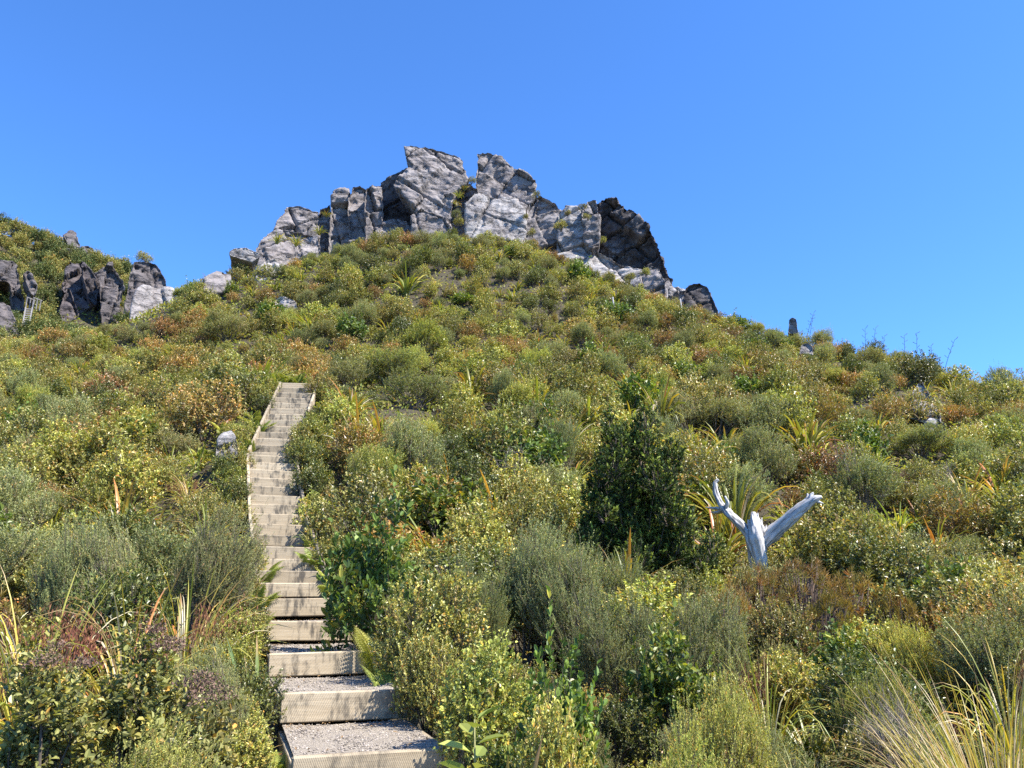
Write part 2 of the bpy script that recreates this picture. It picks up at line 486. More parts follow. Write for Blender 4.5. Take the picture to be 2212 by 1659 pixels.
def ground(X, Y):
    X = np.asarray(X, float); Y = np.asarray(Y, float)
    shp = X.shape; x = X.ravel(); y = Y.ravel()
    out = np.zeros(len(x))
    for s in range(0, len(x), 20000):
        xx = x[s:s + 20000]; yy = y[s:s + 20000]
        r = np.sqrt((xx[:, None] - ctrl[None, :, 0]) ** 2 + (yy[:, None] - ctrl[None, :, 1]) ** 2 + 1.5)
        n = len(ctrl)
        out[s:s + 20000] = -r @ RBW[:n] + RBW[n] + xx * RBW[n + 1] + yy * RBW[n + 2]
    rad = np.hypot(x, y - 40)
    f = np.clip((rad - 110) / 150, 0, 1); f = f * f * (3 - 2 * f)
    out = out * (1 - f) + f * (-60 - 15 * np.sin(x * .004) * np.cos(y * .005))
    out = out + .12 * np.sin(x * 1.3 + 1) * np.sin(y * 1.1) + .07 * np.sin(x * 2.9) * np.cos(y * 3.3 + .5)
    q, hz = path_dist(x, y)
    w = np.clip((q - .62) / 1.1, 0, 1); w = w * w * (3 - 2 * w)
    return (out * w + (hz - .33) * (1 - w)).reshape(shp)


def axis(lo, hi, step, far):
    mid = np.arange(lo, hi + 1e-6, step)
    g = step * 1.35 ** np.arange(1, 60)
    up = hi + np.cumsum(g); dn = lo - np.cumsum(g)
    return np.concatenate([dn[dn > -far][::-1], mid, up[up < far]])


gx, gy = axis(-34, 30, .35, 3500), axis(-3, 52, .35, 3500)
GX, GY = np.meshgrid(gx, gy, indexing='ij')
GZ = ground(GX, GY)
nx, ny = GX.shape
gi = (np.arange(nx - 1)[:, None] * ny + np.arange(ny - 1)[None]).ravel()
g = Geo()
g.add(np.stack([GX, GY, GZ], 2).reshape(-1, 3), np.concatenate([np.stack([gi, gi + ny, gi + ny + 1], 1), np.stack([gi, gi + ny + 1, gi + 1], 1)]), (.05, .04, .02), 0, True)
tag(link('terrain', g.mesh('terrain', [M['soil']])), 'dark soil hillside under the scrub', kind='structure')

# ------------------------------------------------------------------ rocks
def rock_block(name, outline, d, mat, parent=None, lean=.18, thick=3.5, dx=0.0, vox=.095, amp=1.0, cell=2.3, tilt=-22, shrink=.78, seed=0, crack=1.0):
    """solid stone: measured outline as its front, a smaller outline behind it, remeshed and broken up by joints and bedding"""
    pts = np.array(outline, float)
    cx = pts[:, 0].mean(); y1 = pts[:, 1].max(); y0 = pts[:, 1].min()
    sc = K / FPX * d
    F = np.array([at(x, y, d + (y1 - y) * sc * lean + (x - cx) * sc * dx) for x, y in pts])
    c = F.mean(0)
    back = unit(np.array([c[0], c[1], 0.0]))
    B = c + (F - c) * np.array([shrink, shrink, shrink]) + back * thick
    B[:, 2] = np.minimum(B[:, 2], F[:, 2] - .1)
    n = len(F)
    # rounded edge: a slightly smaller outline just in front
    Fr = c + (F - c) * .93 - back * .15 * min(1, thick / 3)
    V = np.concatenate([Fr, F, B])
    tri = [list(t) for t in tessellate_polygon([[Vector((p[0], p[1], 0)) for p in pts]])]
    faces = [t for t in tri] + [[i + 2 * n for i in t[::-1]] for t in tri]
    for i in range(n):
        j = (i + 1) % n
        for a in (0, n):
            faces.append([a + i, a + j, a + n + j, a + n + i])
    me = bpy.data.meshes.new('tmp'); me.from_pydata([tuple(v) for v in V], [], faces)
    bm = bmesh.new(); bm.from_mesh(me); bmesh.ops.recalc_face_normals(bm, faces=bm.faces); bm.to_mesh(me); bm.free()
    o = bpy.data.objects.new('tmp', me); col.objects.link(o)
    md = o.modifiers.new('r', 'REMESH'); md.mode = 'VOXEL'; md.voxel_size = vox
    dg = bpy.context.evaluated_depsgraph_get(); dg.update()
    out = bpy.data.meshes.new_from_object(o.evaluated_get(dg), depsgraph=dg)
    bpy.data.objects.remove(o); bpy.data.meshes.remove(me)
    nv = len(out.vertices)
    co = np.empty(nv * 3); out.vertices.foreach_get('co', co); co = co.reshape(-1, 3)
    no = np.empty(nv * 3); out.vertex_normals.foreach_get('vector', no); no = no.reshape(-1, 3)
    t = R_(tilt); ct, st_ = math.cos(t), math.sin(t)
    sd = Vector((seed * 7.3, seed * 3.1, seed * 5.7))
    u = np.stack([co[:, 0] * ct - co[:, 2] * st_, co[:, 1], co[:, 0] * st_ + co[:, 2] * ct], 1)
    disp = np.empty(nv); fine = np.empty(nv)
    for i in range(nv):
        p = Vector(u[i]) + sd
        wv = mnoise.noise_vector(p * .5) * .5
        w1 = mnoise.noise(p * .22) * .55 + mnoise.noise(p * .9) * .10
        lz = (p.z + w1) / (cell * 1.05); kz = math.floor(lz); fz_ = lz - kz
        lx = (p.x + .35 * p.y + w1 * .8) / (cell * .95) + mnoise.cell(Vector((kz * 3.7, seed, 1.5))) * 1.0; kx = math.floor(lx); fx_ = lx - kx
        cv = mnoise.cell_vector(Vector((kx * 5.1 + .5, kz * 7.3 + .5, seed + .5)))
        cw = mnoise.cell_vector(Vector((kx * 2.3 + .5, kz * 4.9 + .5, seed + 9.5)))
        a = (mnoise.cell(Vector((kz * 1.9 + .5, seed + .5, 4.5))) - .5) * .35 + (cv.x - .5) * .40
        a += ((fx_ - .5) * (cw.x - .5) + (fz_ - .5) * (cw.y - .35)) * .75 * min(1, cell / 2)
        gz_ = min(fz_, 1 - fz_) * cell; gx_ = min(fx_, 1 - fx_) * cell
        if cv.z < .75 and gx_ < .13: a -= crack * .34 * (1 - gx_ / .13)
        if cv.y < .8 and gz_ < .13: a -= crack * .34 * (1 - gz_ / .13)
        q2 = Vector(((p.x + wv.x) * 1.0, p.y * .9, (p.z + wv.y) * 1.7))
        d2, pt2 = mnoise.voronoi(q2)
        a += (mnoise.cell(pt2[0] * 9.1) - .5) * .05 + (q2 - pt2[0]).dot(mnoise.cell_vector(pt2[0] * 3.3) - Vector((.5, .5, .5))) * .14
        a += mnoise.fractal(p * .9, 1.0, 2.1, 5) * .06
        q3 = Vector((p.x * 2.1 + wv.z, p.y * 2.1, (p.z + wv.x) * 3.6))
        d3, pt3 = mnoise.voronoi(q3)
        a += (mnoise.cell(pt3[0] * 7.7) - .5) * .03
        a -= abs(mnoise.noise(p * 1.1)) * .04 + abs(mnoise.noise(p * 3.1)) * .02
        lay = p.z * 2.0 + mnoise.noise(p * .35) * 1.6
        a += (abs((lay % 1.0) - .5) - .25) * .09
        disp[i] = a
        fine[i] = mnoise.fractal(p * 2.2, 1.0, 2.1, 4) * .03 + (mnoise.cell(pt2[0] * 4.1) - .5) * .07 + (mnoise.cell(pt3[0] * 2.9) - .5) * .04
    face = np.clip(-(no @ back) * 1.6, .12, 1.0)       # joints open in the faces, the edges stay sharp
    co += (-back[None] * .8 + no * .2) * (disp * amp * face)[:, None] + no * (fine * amp)[:, None]
    out.vertices.foreach_set('co', co.ravel())
    out.materials.clear(); out.materials.append(mat)
    out.polygons.foreach_set('use_smooth', np.ones(len(out.polygons), bool))
    out.update()
    o = link(name, out, parent)
    return o


def empty(name, loc=(0, 0, 0)):
    o = link(name, None); o.location = loc; o.empty_display_size = .2
    return o


crag = tag(empty('rock_crag'), 'big grey rock crag with two pinnacles crowning the hill', 'crag')
RK, RP, RD = M['rock'], M['rock_pale'], M['rock_dark']
crag_blocks = [
    ('rock_base', [(552, 535), (574, 503), (600, 490), (650, 500), (690, 510), (700, 590), (552, 590)], 50.5, RK, dict(lean=.5, thick=3)),
    ('rock_block', [(588, 500), (598, 474), (622, 443), (648, 442), (672, 452), (690, 456), (694, 580), (590, 580)], 52.0, RK, dict(lean=.12, thick=4)),
    ('rock_block', [(678, 470), (690, 448), (714, 440), (722, 480), (715, 590), (680, 590)], 53.0, RK, dict(lean=.1, thick=3)),
    ('rock_block', [(704, 590), (712, 470), (716, 408), (735, 403), (756, 404), (764, 470), (766, 590)], 51.5, RK, dict(lean=.15, thick=4)),
    ('rock_pillar', [(752, 590), (752, 430), (758, 400), (778, 397), (797, 408), (800, 470), (806, 590)], 51.0, RK, dict(lean=.13, thick=4)),
    ('rock_pillar', [(788, 570), (786, 440), (790, 404), (808, 396), (824, 400), (830, 440), (826, 500), (822, 570)], 50.2, RK, dict(lean=.1, thick=3)),
    ('rock_block', [(800, 590), (808, 490), (840, 470), (880, 476), (896, 520), (880, 590)], 49.6, RK, dict(lean=.35, thick=4)),
    ('rock_wall', [(818, 560), (820, 392), (848, 376), (880, 362), (900, 400), (900, 560)], 52.6, RD, dict(lean=-.12, dx=-.5, thick=4)),  # dark stone colour deepens the shade of this concave face
    ('rock_pinnacle', [(872, 313), (890, 311), (912, 313), (948, 321), (985, 334), (1001, 345), (1003, 362), (1017, 389), (1010, 400), (985, 420), (976, 452), (974, 500), (940, 500),
                       (900, 462), (868, 425), (848, 398), (856, 380), (882, 359), (875, 336)], 49.6, RK, dict(lean=.22, dx=.1, thick=3.2, cell=2.6, tilt=35)),
    ('rock_slab', [(884, 462), (912, 450), (950, 462), (976, 485), (978, 560), (890, 560)], 49.2, RK, dict(lean=.1, thick=4, cell=2)),
    ('rock_wall', [(966, 430), (985, 410), (1014, 394), (1034, 405), (1030, 560), (966, 560)], 51.4, RP, dict(lean=.2, thick=3)),
    ('rock_pinnacle', [(1031, 331), (1055, 328), (1085, 337), (1100, 352), (1122, 366), (1146, 376), (1161, 398), (1164, 440), (1150, 500), (1060, 500), (1036, 440), (1026, 402), (1025, 382)], 50.2, RK,
     dict(lean=.2, dx=.05, thick=3.5, cell=2.2, tilt=-60)),
    ('rock_face', [(998, 570), (1002, 440), (1026, 412), (1064, 424), (1112, 424), (1138, 450), (1146, 580)], 48.9, RP, dict(lean=.22, thick=4, cell=3.0, amp=.7, tilt=-70)),
    ('rock_block', [(1132, 590), (1136, 450), (1150, 424), (1168, 418), (1196, 432), (1212, 452), (1214, 600)], 49.6, RK, dict(lean=.2, thick=4)),
    ('rock_block', [(1198, 610), (1204, 460), (1222, 442), (1246, 444), (1264, 452), (1272, 520), (1294, 620)], 48.9, RP, dict(lean=.2, thick=4)),
    ('rock_pillar', [(1258, 520), (1256, 450), (1268, 432), (1288, 430), (1298, 470), (1296, 530), (1280, 545)], 48.8, RK, dict(lean=.1, thick=4)),
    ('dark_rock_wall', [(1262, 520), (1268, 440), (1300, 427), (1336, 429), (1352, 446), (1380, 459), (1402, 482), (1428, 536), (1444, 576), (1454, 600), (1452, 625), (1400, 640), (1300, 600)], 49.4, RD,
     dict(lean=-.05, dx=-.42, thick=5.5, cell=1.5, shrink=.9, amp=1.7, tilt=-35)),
    ('rock_base', [(1226, 640), (1236, 570), (1262, 530), (1300, 545), (1350, 570), (1400, 585), (1446, 600), (1468, 640), (1484, 700), (1350, 700)], 46.8, RP, dict(lean=.6, thick=5)),
    ('rock_block', [(1376, 690), (1380, 590), (1402, 570), (1425, 578), (1440, 610), (1446, 700)], 46.0, RK, dict(lean=.25, thick=3)),
    ('rock_rubble', [(1440, 700), (1444, 622), (1466, 616), (1494, 632), (1508, 700)], 45.2, RP, dict(lean=.4, thick=2.5, cell=.8)),
]
for i, (nm, ol, d, mt, kw) in enumerate(crag_blocks):
    o = rock_block(nm, ol, d, mt, crag, seed=i + 1, **kw)
    if mt is RD and nm == 'dark_rock_wall':
        o['label'] = 'dark overhanging end wall of the crag'

def rock_thing(name, label, ol, d, mt, cat='rock', group=None, **kw):
    o = rock_block(name, ol, d, mt, None, **kw)
    return tag(o, label, cat, group)

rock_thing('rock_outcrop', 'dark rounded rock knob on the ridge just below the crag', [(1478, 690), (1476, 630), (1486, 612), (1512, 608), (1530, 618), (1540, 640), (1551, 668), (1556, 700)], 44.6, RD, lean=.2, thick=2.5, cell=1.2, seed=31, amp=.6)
rock_thing('boulder', 'smooth pale slab boulder perched at the left foot of the crag', [(494, 543), (505, 536), (530, 534), (560, 545), (563, 555), (545, 566), (520, 560), (497, 552)], 47.5, RP, 'boulder', lean=-.15, thick=2.4, cell=2.5, amp=.3, vox=.08, seed=32)
rock_thing('boulder', 'pale rough boulder below the perched slab boulder', [(548, 640), (552, 585), (572, 562), (594, 556), (612, 580), (622, 640)], 46, RP, 'boulder', lean=.4, thick=2, cell=1.2, amp=.5, vox=.1, seed=33)
rock_thing('boulder', 'low pale rock lying below the rough boulder under the crag', [(590, 680), (594, 646), (612, 638), (640, 650), (650, 685)], 41, RP, 'boulder', lean=.8, thick=1.6, cell=1.2, amp=.4, vox=.1, seed=34)
rock_thing('boulder', 'grey rock showing under bushes beside the leafy shoulder of the hill', [(432, 650), (440, 600), (470, 586), (500, 590), (500, 640)], 45, RK, 'boulder', lean=.6, thick=1.6, amp=.5, vox=.11, seed=35)
rock_thing('boulder', 'small pale rock beside the left edge of the steps', [(462, 990), (466, 948), (478, 932), (500, 926), (514, 942), (518, 990)], 16.5, RP, 'boulder', lean=.35, thick=.5, cell=.45, amp=.25, vox=.035, seed=36)
rock_thing('rock_spire', 'small dark rock spire standing up from the right-hand ridge', [(1700, 720), (1704, 688), (1712, 683), (1721, 688), (1726, 720)], 41, RK, lean=.05, thick=1, cell=.7, amp=.3, vox=.07, seed=37)
rock_thing('boulder', 'pale rock in scrub below the rock spire on the ridge', [(1725, 765), (1730, 744), (1745, 738), (1757, 748), (1758, 768)], 36, RP, 'boulder', lean=.5, thick=1, cell=.7, amp=.25, vox=.07, seed=38)
rout = tag(empty('rock_outcrop'), 'pale stepped rock outcrop running down the right slope among flax tufts', 'outcrop')
for i, (ol, d, mt) in enumerate([([(1950, 900), (1966, 850), (1978, 826), (1996, 818), (2010, 846), (2024, 862), (2036, 905), (2040, 925)], 28.0, RP), ([(1972, 975), (1984, 918), (2006, 898), (2032, 900), (2048, 925), (2062, 975)], 26.6, RP)]):
    rock_block('rock_block', ol, d, mt, rout, lean=.75, thick=1.2, cell=.8, amp=.55, vox=.055, seed=45 + i, tilt=-48)

Z1 = lambda pts: [(zx * .1823, 443.5 + zy * .1823) for zx, zy in pts]
RF, RT = M['rock_far'], M['rock_far_tilt']
fcrag = tag(empty('rock_crag'), 'dark cliff of diagonal ribs on the far left hill', 'crag')
for nm, zp, d, mt, kw in [
    ('rock_rib', [(770, 700), (830, 645), (900, 690), (960, 640), (1000, 650), (1140, 830), (1165, 940), (1180, 1300), (1120, 1560), (960, 1600), (850, 1600), (740, 1400), (670, 1240), (740, 1090), (800, 970), (720, 1000), (760, 850)], 76, RT, dict(lean=.35, thick=6, cell=1.7, tilt=48, amp=1.5)),
    ('rock_rib', [(690, 1250), (745, 1090), (800, 965), (850, 990), (900, 1150), (960, 1350), (980, 1600), (800, 1600)], 74.2, RT, dict(lean=.4, thick=4, cell=1.5, tilt=52, amp=1.1)),
    ('rock_rib', [(960, 700), (1000, 655), (1080, 740), (1150, 850), (1170, 1000), (1160, 1200), (1060, 1120), (980, 900)], 75, RT, dict(lean=.4, thick=4, cell=1.2, tilt=50, amp=1.1)),
    ('rock_wall', [(1060, 800), (1150, 760), (1270, 700), (1330, 760), (1340, 1000), (1330, 1560), (1080, 1560)], 76.5, RF, dict(lean=.2, thick=5, cell=1.8, tilt=8, amp=1.0)),
    ('rock_wall', [(1180, 820), (1270, 650), (1345, 655), (1365, 760), (1430, 830), (1478, 880), (1490, 990), (1445, 1010), (1420, 1300), (1390, 1560), (1200, 1560), (1170, 1000)], 73, RF, dict(lean=.12, thick=5, cell=1.5, tilt=5, amp=1.0))]:
    rock_block(nm, Z1(zp), d, mt, fcrag, vox=.17, seed=int(d * 10) % 97, **kw)
rock_thing('rock_tower', 'banded rock tower with flat bushy top behind the pale boulder', Z1([(1510, 920), (1522, 850), (1560, 720), (1592, 660), (1680, 648), (1780, 662), (1868, 690), (1900, 735), (1975, 880), (2000, 1100), (1900, 1400), (1480, 1450), (1450, 1310), (1500, 1010)]), 66, RF, 'rock',
           lean=.1, thick=5, vox=.17, cell=1.8, tilt=4, amp=.9, seed=53)
rock_thing('boulder', 'huge pale rounded boulder in front of the banded rock tower', Z1([(1570, 1080), (1600, 995), (1690, 930), (1760, 932), (1830, 985), (1880, 970), (1980, 955), (2060, 965), (2090, 1150), (2040, 1400), (1700, 1520), (1560, 1480), (1520, 1380), (1535, 1200)]), 57, RP, 'boulder',
           lean=.25, dx=.15, thick=5, vox=.14, cell=2.6, amp=.55, seed=54, crack=.5)
rock_thing('rock_stack', 'small layered rock stack on the skyline of the far wooded hill', Z1([(740, 335), (800, 295), (840, 283), (892, 300), (912, 322), (915, 345), (930, 410), (960, 460), (960, 520), (880, 580), (820, 560), (790, 440)]), 98, RF, 'rock',
           lean=.25, thick=4, vox=.22, cell=1.6, tilt=4, amp=.9, seed=55)
rock_thing('boulder', 'grey rock jutting from bushes under the layered rock stack', Z1([(960, 475), (1040, 465), (1108, 488), (1116, 530), (1066, 640), (960, 640), (910, 580)]), 94, RF, 'boulder', lean=.3, thick=3, vox=.22, cell=1.5, amp=.8, seed=56)
rock_thing('boulder', 'dark low rock beside the wooded slope under the stack', Z1([(740, 520), (800, 500), (860, 520), (900, 570), (870, 640), (760, 600)]), 95, RF, 'boulder', lean=.3, thick=3, vox=.22, cell=1.5, amp=.7, seed=57)
rock_thing('rock_crag', 'dark rock bluff above the wooden ladder on the far left', Z1([(-120, 620), (60, 630), (130, 632), (205, 695), (240, 830), (255, 970), (310, 1110), (290, 1250), (150, 1300), (110, 900), (-120, 880)]), 74, RF, 'crag', lean=.3, thick=5, vox=.19, cell=1.8, amp=1.1, tilt=30, seed=58)
rock_thing('boulder', 'pointed grey rock fin right of the far left bluff', Z1([(262, 810), (300, 765), (345, 745), (400, 810), (450, 945), (430, 1060), (360, 1060), (310, 910)]), 72, RF, 'boulder', lean=.3, thick=3, vox=.18, cell=1.4, amp=.8, seed=59)
rock_thing('boulder', 'rounded purple-grey boulder left of the wooden ladder', Z1([(-120, 1130), (50, 1128), (125, 1190), (205, 1370), (225, 1540), (-120, 1600)]), 64, RF, 'boulder', lean=.3, thick=4, vox=.17, cell=2.4, amp=.6, seed=60, crack=.4)


# ------------------------------------------------------------------ timber steps
def box_mesh(name, sx, sy, sz, mat, bev=.006, base=False):
    bm = bmesh.new()
    bmesh.ops.create_cube(bm, size=1)
    for v in bm.verts:
        v.co = Vector((v.co.x * sx, v.co.y * sy, v.co.z * sz + (sz / 2 if base else 0)))
    bmesh.ops.bevel(bm, geom=bm.edges[:], offset=bev, segments=1, affect='EDGES')
    me = bpy.data.meshes.new(name); bm.to_mesh(me); bm.free()
    me.materials.append(mat)
    return me


rng = np.random.default_rng(5)
stairs = tag(empty('timber_steps', (SP[0, 0], SP[0, 1], SP[0, 2] - .3)), 'weathered timber box steps with gravel treads climbing the hill', 'steps')
sOff = Vector(stairs.location)
N_S = len(SP)
dirs = []
for i in range(N_S):
    a = SP[max(i - 1, 0)]; b = SP[min(i + 1, N_S - 1)]
    v = b[:2] - a[:2]; dirs.append(v / np.hypot(*v))
peb = Geo()
prng_l = np.random.default_rng(55)
for i in range(N_S):
    p, dv, W = SP[i], dirs[i], widths[i]
    ang = math.atan2(-dv[0], dv[1]) + rng.normal(0, .012)
    hgt = .225 if i < 6 else .186
    me = box_mesh('riser', W + .02, .05, hgt, M['timber'], .011)
    for v in me.vertices:                       # boards are a little cupped and not quite level
        v.co.z += .006 * math.sin(v.co.x * 4 + i) + rng.normal(0, .001)
    o = link('riser', me, stairs)
    o.location = Vector((p[0], p[1], p[2] - hgt / 2)) - sOff
    o.rotation_euler = (rng.normal(0, .012), rng.normal(0, .008), ang)
    # gravel tread behind the board up to the next one
    if i < N_S - 1:
        q = SP[i + 1]
        dn = np.array([math.cos(ang), math.sin(ang)]); dn2 = np.array([dirs[i + 1][1], -dirs[i + 1][0]])
        nu, nvv = 9, max(4, int(np.hypot(*(q[:2] - p[:2])) / .12))
        Vt = []
        z_end = min(q[2] - .215, p[2] + .02) if i < 6 else p[2] + .0
        for a in range(nvv + 1):
            t = a / nvv
            base = p[:2] + dv * .026 + t * (q[:2] - dirs[i + 1] * .024 - p[:2] - dv * .026)
            nn = dn * (1 - t) + dn2 * t
            for b in range(nu):
                s = b / (nu - 1) - .5
                zz = p[2] - .022 + t * (z_end - p[2] + .008) + rng.normal(0, .003) - .018 * math.cos(s * 2.6)
                xy = base + nn * s * (W - .03)
                Vt.append((xy[0] - sOff.x, xy[1] - sOff.y, zz - sOff.z))
        Ft = [(a * nu + b, a * nu + b + 1, (a + 1) * nu + b + 1, (a + 1) * nu + b) for a in range(nvv) for b in range(nu - 1)]
        mt_ = bpy.data.meshes.new('gravel_tread'); mt_.from_pydata(Vt, [], Ft); mt_.materials.append(M['gravel'])
        mt_.polygons.foreach_set('use_smooth', np.ones(len(Ft), bool))
        link('gravel_tread', mt_, stairs)
        if 1 <= i <= 5:
            npb = 1500
            tt = rng.random(npb); ss = rng.random(npb) - .5
            base = p[:2] + dv * .026 + tt[:, None] * (q[:2] - dirs[i + 1] * .024 - p[:2] - dv * .026)
            nn = dn * (1 - tt[:, None]) + dn2 * tt[:, None]
            xy = base + nn * ss[:, None] * (W - .05)
            zz = p[2] - .022 + tt * (z_end - p[2] + .008) - .018 * np.cos(ss * 2.6)
            c = np.stack([xy[:, 0], xy[:, 1], zz + .002], 1)
            r = rng.uniform(.004, .013, (npb, 1))
            oct_ = np.array([[1, 0, 0], [0, 1, 0], [-1, 0, 0], [0, -1, 0], [0, 0, .6], [0, 0, -.6]], float)
            V = c[:, None] + (oct_[None] * rng.uniform(.6, 1.3, (npb, 6, 1))) * r[:, :, None]
            T = np.array([[0, 1, 4], [1, 2, 4], [2, 3, 4], [3, 0, 4], [1, 0, 5], [2, 1, 5], [3, 2, 5], [0, 3, 5]])
            cc = rng.uniform(.13, .38, (npb, 1)) * np.array([[1.08, .96, .80]])
            peb.add(V.reshape(-1, 3) - np.array(sOff), (np.arange(npb)[:, None, None] * 6 + T[None]).reshape(-1, 3), np.repeat(cc, 6, 0), 0)
    # side boards
    if i < N_S - 1:
        for s in (-1, 1):
            if i < 6:
                a = p[:2] + np.array([math.cos(ang), math.sin(ang)]) * s * (W / 2 - .012) + dv * .03
                b = SP[i + 1][:2] + np.array([dirs[i + 1][1], -dirs[i + 1][0]]) * s * (widths[i + 1] / 2 - .012) - dirs[i + 1] * .03
                L = np.hypot(*(b - a))
                me = box_mesh('side_board', .045, L, .16, M['timber'], .005)
                o = link('side_board', me, stairs)
                o.location = Vector(((a[0] + b[0]) / 2, (a[1] + b[1]) / 2, p[2] - .1 - (.03 if s < 0 else 0))) - sOff
                o.rotation_euler = (0, 0, math.atan2(-(b - a)[0], (b - a)[1]))
    if i in (1, 2, 3, 4, 5):
        for s in (1,):
            a = p[:2] + np.array([math.cos(ang), math.sin(ang)]) * s * (W / 2 + .06) - dv * .005
            me = box_mesh('peg', .075, .075, .5, M['timber'], .006)
            o = link('peg', me, stairs); o.location = Vector((a[0], a[1], p[2] - .25 + rng.uniform(-.02, .015))) - sOff
            o.rotation_euler = (0, 0, ang)
# sloping stringers of the upper flights
for k0, k1 in ((6, 12), (12, 19), (20, 26), (26, 32)):
    for s in (-1, 1):
        a, b = SP[k0], SP[k1]
        na = np.array([dirs[k0][1], -dirs[k0][0]]) * s * (W_UP / 2 + .037); nb = np.array([dirs[k1][1], -dirs[k1][0]]) * s * (W_UP / 2 + .037)
        A_ = np.array([a[0] + na[0], a[1] + na[1], a[2] - .09]); B_ = np.array([b[0] + nb[0], b[1] + nb[1], b[2] - .09])
        L = np.linalg.norm(B_ - A_)
        me = box_mesh('stringer', .05, L - .01, .25, M['timber'], .006)
        o = link('stringer', me, stairs); o.location = Vector((A_ + B_) / 2) - sOff
        dd = Vector(B_ - A_)
        o.rotation_euler = (math.asin(dd.z / L), 0, math.atan2(-dd.x, dd.y))
lit = Geo()
for i in range(1, 6):
    p, q = SP[i], SP[i + 1]
    m = 70
    tt = np.where(prng_l.random(m) < .5, prng_l.uniform(.75, .97, m), prng_l.uniform(.05, .95, m)); ss = np.sign(prng_l.random(m) - .5) * prng_l.random(m) ** .5 * .47
    xy = p[:2] + tt[:, None] * (q[:2] - p[:2]) + np.array([[dirs[i][1], -dirs[i][0]]]) * ss[:, None]
    P_ = np.stack([xy[:, 0], xy[:, 1], np.full(m, p[2] + .004)], 1) - np.array(sOff)
    lit.leaves(P_, np.concatenate([prng_l.normal(size=(m, 2)), prng_l.normal(0, .15, (m, 1))], 1), np.array([[0, 0, 1.]]) + prng_l.normal(0, .3, (m, 3)), prng_l.uniform(.015, .05, m), .012, np.array([[.20, .13, .06]]) * prng_l.uniform(.5, 1.6, (m, 1)))
tag(link('leaf_litter', lit.mesh('leaf_litter', [M['dry']]), stairs), kind='stuff')
pm = peb.mesh('gravel', [M['dry']])
tag(link('loose_gravel', pm, stairs), kind='stuff')

# wooden ladder with handrails on the far left
ladder = tag(empty('ladder', tuple(at(52, 706, 66))), 'small grey wooden ladder with handrails below the far left bluff', 'ladder')
lo = Vector(ladder.location)
A0, A1 = at(262 * .1823, 443.5 + 1445 * .1823, 66), at(303 * .1823, 443.5 + 1215 * .1823, 66.9)
B0, B1 = at(338 * .1823, 443.5 + 1445 * .1823, 66), at(383 * .1823, 443.5 + 1218 * .1823, 66.9)
def beam(name, a, b, w, h, parent, off, mat):
    d = Vector(b) - Vector(a); L = d.length
    me = box_mesh(name, w, h, L, mat, .008)
    o = link(name, me, parent); o.location = (Vector(a) + Vector(b)) / 2 - off
    o.rotation_euler = d.to_track_quat('Z', 'Y').to_euler()
    return o
gm, gnt, gbs, _ = new_mat('grey_timber')
gn = tex(gnt, 'ShaderNodeTexNoise', gnt.nodes.new('ShaderNodeTexCoord').outputs['Object'], 6, 5, .7)
gnt.links.new(ramp(gnt, gn.outputs[0], [(.3, (.13, .12, .115)), (.7, (.26, .245, .235))]), gbs.inputs['Base Color']); gbs.inputs['Roughness'].default_value = .85
pale_timber = gm
beam('stringer', A0, A1, .09, .16, ladder, lo, pale_timber); beam('stringer', B0, B1, .09, .16, ladder, lo, pale_timber)
for k in range(9):
    t = (k + .4) / 9
    beam('rung', A0 + (A1 - A0) * t, B0 + (B1 - B0) * t, .12, .07, ladder, lo, pale_timber)
for P0, P1 in ((A1, at(318 * .1823, 443.5 + 1125 * .1823, 67.4)), (B1, at(400 * .1823, 443.5 + 1128 * .1823, 67.4))):
    for s in (0, .35, .7):
        q = np.array(P0) + np.array([.0 + s * .1, s * 1.1, .1 * s])
        beam('post', q, q + np.array([0, 0, .85]), .06, .06, ladder, lo, pale_timber)
    beam('handrail', np.array(P0) + [0, -.1, .82], np.array(P0) + [.08, .9, .92], .06, .06, ladder, lo, pale_timber)


# ------------------------------------------------------------------ plants
def pick(rng, pal, n):
    c = np.array([p[0] for p in pal]); w = np.array([p[1] for p in pal], float)
    return c[rng.choice(len(c), n, p=w / w.sum())]


